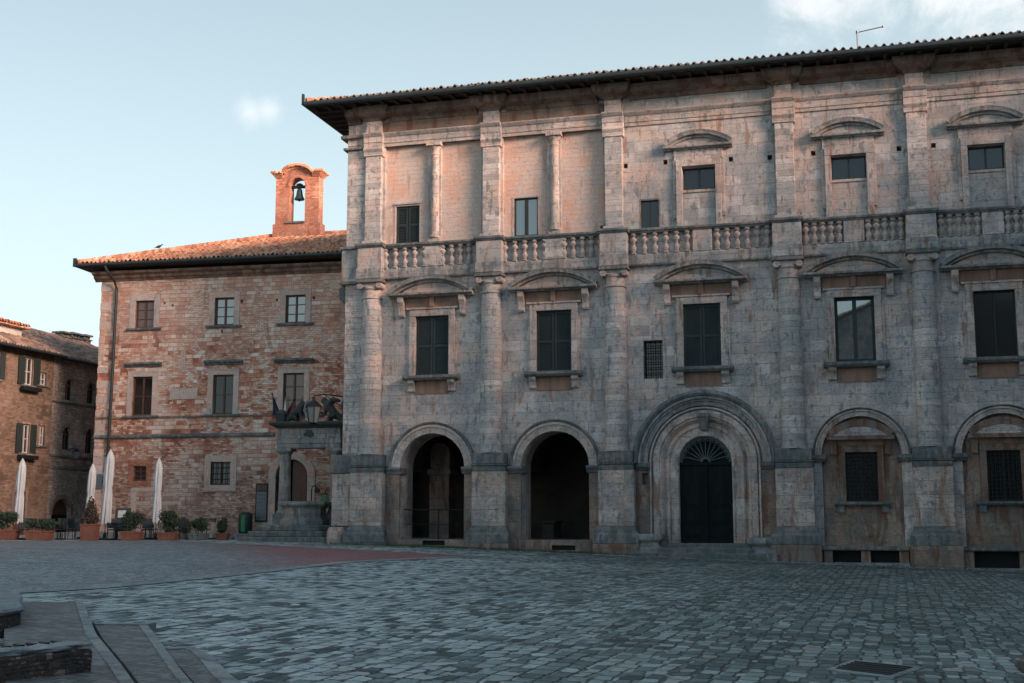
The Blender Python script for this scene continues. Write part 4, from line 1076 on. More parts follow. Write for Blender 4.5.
def make_brick_roof():
    el, ef, run, hip = V0 - .9, -.95, 9.0, 7.35
    z0 = 14.56; sl = .345; er = V1 + .3; eb = ef + 2 * run
    b = MB(); b.box(el, er, ef, eb, z0 - .16, z0 - .02)
    zt = z0 + run * sl - .0
    b.add([(el, ef, z0 - .02), (er, ef, z0 - .02), (er, eb, z0 - .02), (el, eb, z0 - .02), (el + hip, ef + run, zt), (er, ef + run, zt)], [(0, 1, 5, 4), (1, 2, 5), (2, 3, 4, 5), (3, 0, 4)])
    roof = b.build('roof', M['soffit'], BP)
    tile_slope((el, ef, z0), (1, 0, 0), (0, 1, 0), er - el, lambda s: min(s * run / hip, run), sl, 0, run, 'roof_tiles', M['tile_x'], roof, amp=.05)
    tile_slope((el, eb, z0), (0, -1, 0), (1, 0, 0), eb - ef, lambda s: min(s, eb - ef - s) * hip / run, sl * run / hip, 0, hip, 'hip_tiles', M['tile_y'], roof)
    h = MB(); p0 = Vector((el, ef, z0 + .12)); p1 = Vector((el + hip, ef + run, zt + .16)); n = 26
    for k in range(n): h.tube([p0.lerp(p1, k / n), p0.lerp(p1, (k + 1.15) / n)], [.13, .11], 10)
    for k in range(24):
        x = el + hip + k * .46; h.tube([(x, ef + run, zt + .14), (x + .5, ef + run, zt + .12)], [.13, .11], 10)
    h.build('ridge_tile', M['tile_x'], roof, 40)['kind'] = 'stuff'
    # belfry
    uc, y0, y1 = 1.27, 7.3, 8.0
    t = MB(); t.box(uc - 1.42, uc + 1.42, y0 - .06, y1 + .06, 16.4, 18.25); t.box(uc - 1.30, uc - .47, y0, y1, 18.25, 20.95); t.box(uc + .47, uc + 1.30, y0, y1, 18.25, 20.95)
    ap = [(uc + .47 * cos(pi * k / 16), 20.46 + .47 * sin(pi * k / 16)) for k in range(17)]
    t.prism([(uc + .47, 20.95)] + [(uc + .47, 20.46)] + ap[1:-1] + [(uc - .47, 20.46), (uc - .47, 20.95), (uc - .47, 21.05), (uc + .47, 21.05)], y0 + .002, y1 - .002)
    top = [(uc - 1.30, 20.952), (uc + 1.30, 20.952), (uc + 1.30, 21.22)] + [(uc + .85 * cos(a), 21.22 + .36 * sin(a)) for a in [pi * k / 14 for k in range(15)]] + [(uc - 1.30, 21.22)]
    t.prism(top, y0, y1)
    bt = t.build('belfry', M['brick_red'], BP, bevel=.015)
    c = MB()
    for s in (-1, 1):
        x0 = uc + s * .88; x1 = uc + s * 1.30
        xs = sorted((x0, x1))
        for (e, za, zb) in ((.05, 20.96, 21.02), (.09, 21.02, 21.09), (.14, 21.09, 21.16), (.19, 21.16, 21.25)):
            a_, b_ = (xs[0] - e, xs[1]) if s < 0 else (xs[0], xs[1] + e)
            c.box(a_, b_, y0 - e, y1 + e, za, zb - .002)
    c.ring(uc, 20.35, [(1.10, -y1 - .1), (1.10, -y0 + .07), (1.18, -y0 + .12), (1.25, -y0 + .12), (1.25, -y1 - .1)], .80, pi - .80, 20)
    c.ring(uc, 20.46, [(.472, -y1 + .02), (.472, -y0 + .04), (.62, -y0 + .04), (.62, -y1 + .02)], 0, pi, 18)
    c.build('belfry_cornice', M['brick_red'], bt, bevel=.01)
    c = MB(); rr = random.Random(5)
    for k in range(17):
        a = pi - .78 - (pi - 1.56) * k / 16; x = uc + 1.30 * cos(a); z = 20.35 + 1.30 * sin(a)
        c.tube([(x, y0 - .28, z + rr.uniform(-.02, .02)), (x, y1 + .28, z)], .085, 8)
    for s in (-1, 1):
        for k in range(4): x = uc + s * (1.0 + k * .165); c.tube([(x, y0 - .24, 21.29 - k * .01), (x, y1 + .2, 21.29 - k * .01)], .08, 8)
    c.build('belfry_tiles', M['tile_y'], bt, 40)
    s = MB(); s.box(uc - .62, uc + .5, y0 - .14, y1, 18.252, 18.36); s.build('belfry_sill', M['weathered'], bt, bevel=.01)
make_brick_roof()
bx, by = lw(1.27, -7.65)
bell = thing('bell', (bx, by, 19.72), -LT, 'dark bronze bell hanging in the brick belfry arch', 'bell')
m = MB(); m.lathe([(.02, .66), (.10, .64), (.15, .56), (.17, .40), (.20, .22), (.27, .08), (.30, .02), (.28, .0), (.02, .05)], 0, 0, 24); m.build('bell_body', M['bronze'], bell, 40)
m = MB(); m.box(-.46, .46, -.09, .09, .68, .82); m.loft([[(-w, -.08, z), (w, -.08, z), (w, .08, z), (-w, .08, z)] for w, z in ((.2, .82), (.16, .92), (.06, .96))]); m.build('headstock', M['iron'], bell, bevel=.01)
m = MB(); m.tube([(0, 0, .5), (0, 0, -.04)], .03); m.lathe([(.02, -.1), (.05, -.07), (.02, -.02)], 0, 0, 10); m.build('clapper', M['iron'], bell, 40)

# notice board, bin, letter plate on the wall and pavement of the brick palace
def lthing(name, u, n, z, *a, **k):
    x, y = lw(u, n); return thing(name, (x, y, z), -LT, *a, **k)
strip('raised_pavement', [lw(-7 + k, 3.3 - .0) for k in range(0, 15)], [lw(-7 + k, -.1) for k in range(0, 15)], M['kerb'], .20, 40, 6, .5)
strip('raised_pavement', [lw(0 + k * .5, 4.6 - .1 * k) for k in range(0, 11)], [lw(0 + k * .5, 3.32) for k in range(0, 11)], M['kerb'], .10, 20, 4, .4)
nb = lthing('notice_board', 2.72, .03, 1.5, 'tall narrow blue grey notice board on the brick wall beside the bin', 'notice board')
m = MB(); m.box(-.32, .32, -.07, .0, 0, 1.85); m.build('board_frame', M['iron'], nb, bevel=.01)
m = MB(); m.box(-.26, .26, -.085, -.071, .06, 1.45); m.build('poster', M['panel_blue'], nb)
m = MB(); m.box(-.26, .26, -.085, -.071, 1.50, 1.79); m.build('header', M['brownwood'], nb)
m = MB()
for k in range(7):
    for j in range(2): m.box(-.2 + j * .22, -.02 + j * .22, -.092, -.086, .16 + k * .18, .27 + k * .18)
m.build('notice', M['metal'], nb)['kind'] = 'stuff'
bn = lthing('litter_bin', 2.2, .75, gz(*lw(2.2, .75)) + .2, 'dark green rounded litter bin with a bright green stripe', 'bin')
m = MB(); m.lathe([(.30, 0), (.33, .05), (.34, .85), (.30, .95), (.18, 1.02)], 0, 0, 20); m.build('bin_body', M['binplastic'], bn, 40)
m = MB(); m.box(-.08, .12, -.36, -.3, .08, .86); m.build('stripe', M['brightgreen'], bn, bevel=.01)
pl = lthing('wall_plate', -6.15, .03, 3.55, 'pair of small pale and blue signs on the palace corner', 'sign')
m = MB(); m.box(-.3, .25, -.03, 0, .32, .62); m.build('pale_plate', M['paper'], pl)
m = MB(); m.box(-.3, .25, -.03, 0, -.45, .28); m.build('blue_plate', M['panel_blue'], pl)
gs = lthing('green_sign', 6.05, .35, 2.15, 'small glowing green sign on the wall behind the well', 'sign')
m = MB(); m.box(-.14, .14, -.08, 0, 0, .62); m.build('sign_face', M['brightgreen'], gs, bevel=.01)
m = MB(); m.box(-.17, .17, -.04, .02, .64, .70); m.tube([(0, 0, .7), (0, .3, .9)], .02); m.build('sign_bracket', M['iron'], gs)

# pigeon on the hip
hx, hy = lw(V0 - .9 + 7.35 * .375, .95 - 9 * .375)
bird = thing('pigeon', (hx, hy, 14.56 + 9 * .375 * .345 + .26), R(20), 'dark pigeon sitting on the left hip of the tiled roof', 'bird'); bird.scale = (.7, .7, .7)
m = MB(); m.loft([[(x, .0 + r * .8 * cos(a), z + r * sin(a)) for a in [2 * pi * k / 10 for k in range(10)]] for x, r, z in ((-.34, .015, .05), (-.22, .045, .10), (-.10, .10, .15), (.03, .115, .18), (.12, .085, .23), (.16, .055, .29), (.20, .06, .34), (.25, .04, .345), (.29, .012, .335), (.32, .004, .33))])
m.tube([(.0, .04, .1), (.0, .04, -.01), (.05, .04, -.015)], .012, 6); m.tube([(.0, -.04, .1), (.0, -.04, -.01), (.05, -.04, -.015)], .012, 6)
m.build('body', M['iron'], bird, 60)

# ------------------------------------------------------------------ the well with its columns and beasts
WX, WY = -9.27, 56.3
WG = gz(WX, WY - 1.4)
WELL = thing('stone_well', (WX, WY, WG), -LT, 'old stone well with steps, two columns and beasts carrying a shield on its lintel', 'well')
def wz(z): return z - WG
def make_well():
    for k, (hx_, hy_, top) in enumerate(((2.35, 2.5, .86), (2.05, 2.1, 1.10), (1.78, 1.75, 1.36))):
        m = MB(); pts = [(-hx_, -hy_ + .5), (-hx_ + .5, -hy_), (hx_ - .5, -hy_), (hx_, -hy_ + .5), (hx_, 1.6), (-hx_, 1.6)]
        m.loft([[(x, y, wz(z)) for x, y in pts] for z in ((-.1 if k == 0 else .86 + .0), top - .06, top)] if k == 0 else [[(x, y, wz(z)) for x, y in pts] for z in ((.86, 1.10)[k - 1] + .002, top)])
        m.build('well_step', M['weathered'], WELL, bevel=.03)
    def octo(r, z, y=-.35): return [(.1 + r * cos(pi / 8 + pi / 4 * i), y + r * sin(pi / 8 + pi / 4 * i), wz(z)) for i in range(8)]
    m = MB(); m.loft([octo(r, z) for r, z in ((1.08, 1.362), (1.08, 1.58), (.98, 1.64), (.95, 1.72), (.95, 2.08), (1.0, 2.14), (1.12, 2.2), (1.17, 2.26), (1.17, 2.38), (.98, 2.40), (.96, 2.2))])
    b = m.build('basin', M['wellstone'], WELL, bevel=.015)
    m = MB(); m.loft([octo(.94, 2.22), octo(.94, 2.25)]); m.build('basin_cover', M['iron'], b)
    for s in (-1, 1):
        m = MB(); x = s * 1.22; y = .55
        m.box(x - .40, x + .40, y - .40, y + .40, wz(1.362), wz(1.85)); m.lathe([(.38, wz(1.852)), (.38, wz(1.93)), (.31, wz(2.0)), (.30, wz(2.05)), (.27, wz(3.0)), (.25, wz(4.42))], x, y, 24)
        m.lathe([(.27, wz(4.422)), (.28, wz(4.48)), (.26, wz(4.52)), (.36, wz(4.64)), (.36, wz(4.68))], x, y, 24); m.box(x - .38, x + .38, y - .38, y + .38, wz(4.68), wz(4.80))
        m.build('well_column', M['wellstone'], WELL, 35)
    m = MB(); y = .55
    m.box(-1.52, 1.52, y - .34, y + .34, wz(4.802), wz(5.02)); m.box(-1.55, 1.55, y - .37, y + .37, wz(5.022), wz(5.24)); m.box(-1.50, 1.50, y - .32, y + .32, wz(5.242), wz(5.72))
    o = m.build('lintel', M['wellstone'], WELL, bevel=.012)
    m = MB(); m.loft([[(-a, y - b_, wz(z)), (a, y - b_, wz(z)), (a, y + b_, wz(z)), (-a, y + b_, wz(z))] for a, b_, z in ((1.55, .38, 5.722), (1.62, .46, 5.78), (1.80, .62, 5.86), (1.84, .66, 5.96), (1.6, .4, 6.02))]); m.build('lintel_cornice', M['statue'], o, bevel=.01)
    r = MB(); r.cyly(0, wz(5.48), .16, y - .37, y - .31, 16); r.cyly(-.16, wz(5.42), .09, y - .36, y - .31, 12); r.cyly(.16, wz(5.42), .09, y - .36, y - .31, 12); r.build('carved_relief', M['statue'], o, 40)
    # iron pulley hoop
    m = MB(); m.tube([(.35, -.2, wz(2.3)), (.35, -.2, wz(2.95)), (.38, -.2, wz(3.05)), (.5, -.2, wz(3.1)), (.6, -.2, wz(3.02)), (.62, -.2, wz(2.9))], .03, 8); m.cyly(.62, wz(2.88), .12, -.26, -.14, 14); m.build('pulley_hoop', M['iron'], WELL, 40)
    return o
make_well()
def beast(name, x, y, z, flip, sc, winged=False, label=None):
    """sitting beast grown from a skinned skeleton, forepaws raised to the shield"""
    P = [(-.42, 0, .20), (-.30, 0, .42), (-.06, 0, .60), (.14, 0, .80), (.24, 0, .98), (.36, 0, 1.06), (.50, 0, 1.00)]
    rad = [.17, .21, .19, .20, .15, .155, .085]
    E = [(i, i + 1) for i in range(6)]
    def limb(root, pts, rr):
        a = root
        for p, r in zip(pts, rr): P.append(p); rad.append(r); E.append((a, len(P) - 1)); a = len(P) - 1
    for s in (-1, 1):
        limb(1, [(-.22, s * .17, .30), (.04, s * .19, .26), (-.02, s * .18, .06), (.18, s * .18, .05)], (.16, .11, .07, .06))
        limb(3, [(.22, s * .13, .62), (.30 + .06 * s, s * .13, .42), (.44 + .08 * s, s * .12, .40 + .1 * s), (.56, s * .12, .42 + .12 * s)], (.10, .075, .06, .06))
        limb(5, [(.28, s * .09, 1.19)], (.045,))
    limb(0, [(-.58, 0, .12), (-.66, .05, .30), (-.58, .08, .52)], (.06, .045, .05))
    if winged:
        for s in (-1, 1): limb(3, [(-.02, s * .2, .98), (-.22, s * .24, 1.12), (-.42, s * .24, 1.02)], (.10, .12, .05))
    me = bpy.data.meshes.new(name); me.from_pydata([(p[0] * flip * sc, p[1] * sc, p[2] * sc) for p in P], E, [])
    ob = bpy.data.objects.new(name, me); COL.objects.link(ob); ob.parent = WELL; ob.location = (x, y, z)
    sk = ob.modifiers.new('skin', 'SKIN')
    for i, v in enumerate(me.skin_vertices[0].data): v.radius = (rad[i] * sc, rad[i] * sc); v.use_root = (i == 0)
    ob.modifiers.new('sub', 'SUBSURF').levels = 2
    ob.modifiers['sub'].render_levels = 2
    bpy.context.view_layer.update()
    m2 = bpy.data.meshes.new_from_object(ob.evaluated_get(bpy.context.evaluated_depsgraph_get())); ob.modifiers.clear(); ob.data = m2; m2.name = name
    m2.materials.clear(); m2.materials.append(M['statue'])
    for p in m2.polygons: p.use_smooth = True
    if label: ob['label'] = label
beast('lion', -.72, .55, wz(5.98), 1, .85, False, 'small dark lion left of the shield')
beast('griffin', .90, .55, wz(5.98), -1, .95, True, 'larger dark winged beast right of the shield')
m = MB(); sx, sz = .0, wz(6.0)
m.prism([(sx - .28, sz + .95), (sx - .34, sz + .6), (sx - .26, sz + .22), (sx, sz), (sx + .26, sz + .22), (sx + .34, sz + .6), (sx + .28, sz + .95), (sx, sz + 1.0)], .38, .52)
sh = m.build('shield', M['wellstone'], WELL, bevel=.02)
m = MB()
for (a, b) in ((0, .30), (-.16, .52), (.16, .52), (-.16, .78), (.16, .78)): m.cyly(sx + a, sz + b, .075, .33, .385, 12)
m.cyly(sx, sz + .65, .06, .33, .385, 12); m.build('shield_ball', M['statue'], sh, 40)['kind'] = 'stuff'
for s in (1,):
    m = MB(); x = 1.58; m.box(x - .15, x + .15, .4, .7, wz(5.99), wz(6.2)); m.lathe([(.10, wz(6.2)), (.15, wz(6.32)), (.09, wz(6.42)), (.17, wz(6.62)), (.18, wz(6.85)), (.10, wz(7.0)), (.02, wz(7.05))], x, .55, 16); m.build('urn_finial', M['statue'], WELL, 40)
m = MB(); x = -1.45; m.box(x - .2, x + .2, .35, .75, wz(5.99), wz(6.35)); m.loft([[(x + w * cos(pi / 4 + pi / 2 * k), .55 + w * sin(pi / 4 + pi / 2 * k), wz(z)) for k in range(4)] for w, z in ((.3, 6.35), (.3, 6.45), (.12, 6.6))]); m.build('pedestal_block', M['statue'], WELL, bevel=.02)

# flags on the brick palace, left of the well's beasts
fl = lthing('flag_cluster', 3.75, .1, 6.45, 'three furled flags leaning on a bracket beside the palace window', 'flags')
m = MB(); m.box(-.1, .1, -.12, .12, -.15, .2); m.build('flag_bracket', M['iron'], fl)
for k, (dx, dy, dz, mt) in enumerate(((-.30, -.8, 1.2, 'cloth_blue'), (.42, -.9, 1.15, 'cloth_white'), (.85, -.8, .9, 'cloth_red'))):
    m = MB(); m.tube([(0, -.1, .0), (dx, dy, dz)], .024, 8); m.lathe([(.04, dz - .02), (.05, dz + .04), (.0, dz + .1)], dx, dy, 8); p = m.build('flagpole', M['iron'], fl, 40)
    m = MB(); n = 10; rows = []
    for j in range(9):
        t = j / 8; row = []
        for i in range(n + 1):
            s = i / n; a = .96 - .62 * s
            px, py, pz = dx * a, -.1 + (dy + .1) * a, dz * a
            row.append((px + .05 * sin(s * 9 + t * 2) * t, py + .06 * cos(s * 11) * t, pz - t * (.30 + .55 * (1 - s)) ))
        rows.append(row)
    m.loft(rows, cap=False, close=False); o = m.build('flag', M[mt], p, 70)
    md = o.modifiers.new('thick', 'SOLIDIFY'); md.thickness = .012

# street lantern on an iron arm fixed to the stone palace corner
lx, ly = pw(-15.05, -.25)
LAN = thing('corner_lantern', (lx, ly, 6.45), -PT, 'iron lantern with pale glass hanging on an arm from the stone palace corner', 'lantern')
m = MB(); m.tube([(0, 0, .30), (-1.0, -.1, .42), (-1.42, -.15, .36)], .028, 8); m.tube([(0, 0, -.25), (-.5, -.05, .1), (-.95, -.1, .40)], .018, 8); m.box(-.05, .02, -.08, .08, -.35, .42); m.build('lantern_arm', M['iron'], LAN, 40)
m = MB(); cx_, cy_ = -1.42, -.15
m.loft([[(cx_ + w * cos(pi / 3 * k), cy_ + w * sin(pi / 3 * k), z) for k in range(6)] for w, z in ((.40, -.10), (.34, -.04), (.20, .10), (.08, .18), (.06, .34))]); m.build('lantern_cap', M['iron'], LAN, bevel=.01)
m = MB(); m.loft([[(cx_ + w * cos(pi / 3 * k), cy_ + w * sin(pi / 3 * k), z) for k in range(6)] for w, z in ((.20, -.78), (.33, -.102))]); m.build('lantern_glass', M['lamp_glass'], LAN)
m = MB()
for k in range(6):
    a = pi / 3 * k; m.tube([(cx_ + .205 * cos(a), cy_ + .205 * sin(a), -.78), (cx_ + .335 * cos(a), cy_ + .335 * sin(a), -.10)], .018, 6)
m.lathe([(.06, -.86), (.22, -.80), (.22, -.77)], cx_, cy_, 12); m.build('lantern_frame', M['iron'], LAN, 40)

# ------------------------------------------------------------------ houses at the far left
HO = Vector((-25.518, 62.628, 0)); HA = R(75)
HXv = Vector((cos(HA), sin(HA), 0)); HYv = Vector((-sin(HA), cos(HA), 0))
def hw(s, inn): p = HO + HXv * s + HYv * inn; return p.x, p.y
def hwin(parent, s0, s1, z0, z1, shut=.48, planter=False):
    f = MB()
    f.box(s0 - .09, s0, -.03, .2, z0, z1 + .09); f.box(s1, s1 + .09, -.03, .2, z0, z1 + .09); f.box(s0, s1, -.03, .2, z1, z1 + .09)
    w = f.build('window', M['trav_low'], parent)
    casement(s0, s1, z0, z1, .08, w, 'white_wall', 'pane', 2, .06, .06)
    m = MB(); m.box(s0 - .25, s1 + .25, -.12, .1, z0 - .10, z0 - .002); m.build('sill', M['weathered'], w, bevel=.01)
    if shut:
        for a, b in ((s0 - shut - .02, s0 - .02), (s1 + .02, s1 + .02 + shut)):
            m = MB(); m.box(a, b, -.10, -.04, z0, z1); 
            for j in range(18):
                zz = z0 + .06 + (z1 - z0 - .12) * j / 18; m.box(a + .06, b - .06, -.115, -.10, zz, zz + .04)
            m.build('shutter', M['green'], w)
    if planter:
        m = MB(); m.box(s0 - .35, s1 + .35, -.38, -.12, z0 - .32, z0 - .12); m.build('flower_box', M['iron'], w, bevel=.01)
    return w
def house_wall(name, mat, parent, s0, s1, top, holes, arches=()):
    m = MB(); m.box(s0, s1, 0, .4, -.3, top); o = m.build(name, M[mat], parent)
    c = MB()
    for a, b, z0, z1 in holes: c.box(a, b, -1, 1, z0, z1)
    for cx, hw_, z0, zs in arches: c.prism(arch_poly(cx, hw_, z0, zs, 16), -1, 1)
    return cut(o, c)
BH = thing('plaster_house', (HO.x, HO.y, .6), HA, 'brown peeling plaster house with dark green shutters at the left edge', 'house')
BHz = .6
def make_brown_house():
    z = lambda v: v - BHz
    o = house_wall('wall', 'plaster_brown', BH, -16, 3.72, z(10.36), [(1.2, 1.95, z(8.5), z(9.92)), (-1.5, -.76, z(8.55), z(9.98)), (1.3, 1.95, z(4.98), z(6.48)), (2.5, 3.1, z(8.62), z(9.28)), (2.72, 3.2, z(5.45), z(6.5)), (1.0, 1.9, z(.5), z(3.0)), (-4, -3.2, z(8.5), z(9.9)), (-4, -3.2, z(5.0), z(6.4))])
    m = MB(); m.box(-16, -15.6, .4, 9, -.3, z(10.1)); m.box(3.32, 3.72, .4, 9, -.3, z(10.1)); m.box(-16, 3.72, 9, 9.4, -.3, z(10.1)); m.box(-15.6, 3.3, 2.5, 2.7, -.3, z(10.)); m.build('side_and_rear_wall', M['plaster_brown'], BH)
    hwin(BH, 1.2, 1.95, z(8.5), z(9.92), .48, True); hwin(BH, -1.5, -.76, z(8.55), z(9.98), .36, False); hwin(BH, 1.3, 1.95, z(4.98), z(6.48), .45, True); hwin(BH, -4, -3.2, z(8.5), z(9.9)); hwin(BH, -4, -3.2, z(5.0), z(6.4))
    hwin(BH, 2.5, 3.1, z(8.62), z(9.28), 0, False); hwin(BH, 2.72, 3.2, z(5.45), z(6.5), 0)
    m = MB(); m.box(1.0, 1.9, .1, .18, z(.3), z(3.0)); m.build('door', M['brownwood'], BH)
    m = MB(); m.box(.8, 1.0, -.03, .2, z(.3), z(3.2)); m.box(1.9, 2.1, -.03, .2, z(.3), z(3.2)); m.box(1.0, 1.9, -.03, .2, z(3.0), z(3.2)); m.build('door_frame', M['trav_low'], BH)
    z0 = z(10.24)
    b = MB(); b.add([(-16.3, -.62, z0 - .1), (3.78, -.62, z0 - .1), (3.78, 4.6, z0 + 5.2 * .46 - .1), (-16.3, 4.6, z0 + 5.2 * .46 - .1), (-16.3, -.62, z0 - .02), (3.78, -.62, z0 - .02), (3.78, 4.6, z0 + 5.2 * .46 - .02), (-16.3, 4.6, z0 + 5.2 * .46 - .02)], [(0, 1, 2, 3), (4, 5, 6, 7), (0, 1, 5, 4), (1, 2, 6, 5), (2, 3, 7, 6), (3, 0, 4, 7)])
    b.add([(-16.3, 4.6, z0 + 2.37), (3.78, 4.6, z0 + 2.37), (3.78, 9.6, z0 - .1), (-16.3, 9.6, z0 - .1), (-16.3, 4.6, z0 + 2.27), (3.78, 4.6, z0 + 2.27), (3.78, 9.6, z0 - .2), (-16.3, 9.6, z0 - .2)], [(0, 1, 2, 3), (4, 5, 6, 7), (0, 1, 5, 4), (1, 2, 6, 5), (2, 3, 7, 6), (3, 0, 4, 7)])
    roof = b.build('roof', M['soffit'], BH)
    tile_slope((-16.3, -.62, z0), (1, 0, 0), (0, 1, 0), 20.05, lambda s: 5.2, .46, 0, 5.2, 'roof_tiles', M['tile_old'], roof)
    g = MB(); g.tube([(-16.3, -.7, z0), (3.8, -.7, z0)], .075, 8); g.build('gutter', M['gutter'], BH, 40)
    d = MB(); d.box(-1.6, 2.6, 1.3, 4.5, z0 + .3, z(11.72)); dm = d.build('dormer', M['white_wall'], roof)
    m = MB(); m.box(2.55, 2.605, 2.0, 2.5, z(10.95), z(11.5)); m.box(.2, .6, 1.27, 1.31, z(10.95), z(11.35)); m.build('dormer_window', M['pane_dark'], roof)
    tile_slope((-1.9, .95, z(11.72)), (1, 0, 0), (0, 1, 0), 4.8, lambda s: 2.0, .22, 0, 2.0, 'dormer_tiles', M['tile_x'], roof)
    m = MB(); m.add([(-1.9, .95, z(11.70)), (2.9, .95, z(11.70)), (2.9, 2.95, z(12.14)), (-1.9, 2.95, z(12.14)), (-1.9, 4.9, z(11.7)), (2.9, 4.9, z(11.7)), (-1.9, .95, z(11.64)), (2.9, .95, z(11.64)), (2.9, 4.9, z(11.64)), (-1.9, 4.9, z(11.64))],
          [(0, 1, 2, 3), (3, 2, 5, 4), (0, 6, 7, 1), (6, 9, 8, 7), (4, 5, 8, 9), (1, 7, 8, 5, 2), (0, 3, 4, 9, 6)]); m.build('dormer_roof', M['tile_x'], roof)
make_brown_house()
GH = thing('rubble_house', (*hw(3.75, .06), .65), HA, 'grey rubble stone house with round arched windows beside the brick palace', 'house')
def make_grey_house():
    z = lambda v: v - .65
    S = lambda v: v - 3.75
    ar = [(S(5.27), .36, z(8.05), z(8.86)), (S(7.33), .38, z(8.05), z(8.85)), (S(5.28), .40, z(5.35), z(6.2)), (S(7.4), .40, z(5.25), z(6.25)), (S(5.1), .85, z(.4), z(1.85))]
    house_wall('wall', 'stone_grey', GH, 0, 9.5, z(10.32), [], ar)
    m = MB(); m.box(9.1, 9.5, .4, 9, -.3, z(10.05)); m.box(0, .4, .4, 9, -.3, z(10.05)); m.box(0, 9.5, 9, 9.4, -.3, z(10.05)); m.box(.4, 9.1, 2.5, 2.7, -.3, z(10.)); m.build('side_and_rear_wall', M['stone_grey'], GH)
    for (cx, hh, z0, zs) in ar[:4]:
        m = MB(); m.ring(cx, zs, [(hh, -.2), (hh, .02), (hh + .17, .02), (hh + .17, -.2)], 0, pi, 14); w = m.build('arched_window', M['trav_low'], GH, 30)
        m = MB(); m.prism(arch_poly(cx, hh, z0, zs, 14), .2, .24); m.build('pane', M['pane_dark'], w)
        m = MB(); m.box(cx - .035, cx + .035, .14, .2, z0, zs + hh); m.box(cx - hh, cx - .035, .14, .2, zs - .04, zs + .04); m.box(cx + .035, cx + hh, .14, .2, zs - .04, zs + .04); m.build('window_frame', M['brownwood'], w)
    for zz, t in ((7.84, .09), (4.95, .10)):
        m = MB(); m.sweep([(-.05, z(zz)), (.12, z(zz)), (.12, z(zz + t)), (-.05, z(zz + t))], .0, 9.5); m.build('string_course', M['weathered'], GH, bevel=.01)
    m = MB(); m.sweep([(-.05, z(4.32)), (.06, z(4.32)), (.06, z(4.44)), (-.05, z(4.44))], .0, 9.5); m.build('string_course', M['weathered'], GH)
    cx = S(5.1)
    m = MB(); m.ring(cx, z(1.85), [(.85, -.2), (.85, .03), (1.08, .03), (1.08, -.2)], 0, pi, 18); d = m.build('arched_door', M['trav_low'], GH, 30)
    m = MB(); m.box(cx - .84, cx + .84, .24, .32, z(.4), z(1.86)); m.build('door_leaf', M['darkdoor'], d)
    m = MB(); m.prism([(cx + .84 * cos(pi * k / 16), z(1.86) + .84 * sin(pi * k / 16)) for k in range(17)], .24, .3); m.build('door_lunette', M['doorwood'], d)
    z0 = z(10.18)
    b = MB(); b.add([(0, -.62, z0 - .1), (9.6, -.62, z0 - .1), (9.6, 4.6, z0 + 2.18), (0, 4.6, z0 + 2.18), (0, -.62, z0 - .02), (9.6, -.62, z0 - .02), (9.6, 4.6, z0 + 2.27), (0, 4.6, z0 + 2.27), (0, 9.4, z0 - .1), (9.6, 9.4, z0 - .1)], [(0, 1, 2, 3), (4, 5, 6, 7), (0, 1, 5, 4), (1, 2, 6, 5), (3, 0, 4, 7), (7, 6, 9, 8), (6, 2, 9), (7, 8, 3), (3, 2, 9, 8)])
    roof = b.build('roof', M['soffit'], GH)
    tile_slope((.05, -.62, z0), (1, 0, 0), (0, 1, 0), 9.5, lambda s: 5.2, .44, 0, 5.2, 'roof_tiles', M['tile_old'], roof)
    g = MB(); g.tube([(0, -.7, z0), (9.6, -.7, z0)], .075, 8); g.build('gutter', M['gutter'], GH, 40)
    for s, n_, w_, top in ((6.75, 4.3, .36, 12.75), (7.9, 4.4, .42, 12.85), (9.1, 4.4, .3, 12.9)):
        m = MB(); m.box(s - w_, s + w_, n_ - .3, n_ + .3, z(11.2), z(top) - .35); c = m.build('chimney', M['plaster_brown'], roof)
        m = MB(); m.box(s - w_ - .08, s + w_ + .08, n_ - .38, n_ + .38, z(top) - .348, z(top) - .28)
        for k in (-1, 0, 1): m.box(s + k * w_ * .75 - .06, s + k * w_ * .75 + .06, n_ - .25, n_ + .25, z(top) - .278, z(top) - .1)
        m.box(s - w_ - .1, s + w_ + .1, n_ - .4, n_ + .4, z(top) - .098, z(top)); m.build('chimney_cap', M['weathered'], c)
make_grey_house()
x, y = hw(5.35, -.05)
wl = thing('wall_lamp', (x, y, 5.25), HA, 'small iron wall lamp under a window of the grey rubble house', 'lamp')
m = MB(); m.tube([(0, .1, .1), (0, -.35, .2), (0, -.45, .1)], .025, 8); m.build('lamp_arm', M['iron'], wl, 40)
m = MB(); m.loft([[(w * cos(pi / 2 * k), -.45 + w * sin(pi / 2 * k), z) for k in range(4)] for w, z in ((.12, -.38), (.2, 0), )]); m.build('lamp_glass', M['lamp_glass'], wl)
m = MB(); m.loft([[(w * cos(pi / 2 * k), -.45 + w * sin(pi / 2 * k), z) for k in range(4)] for w, z in ((.25, .002), (.1, .12), (.03, .16))]); m.build('lamp_cap', M['iron'], wl)

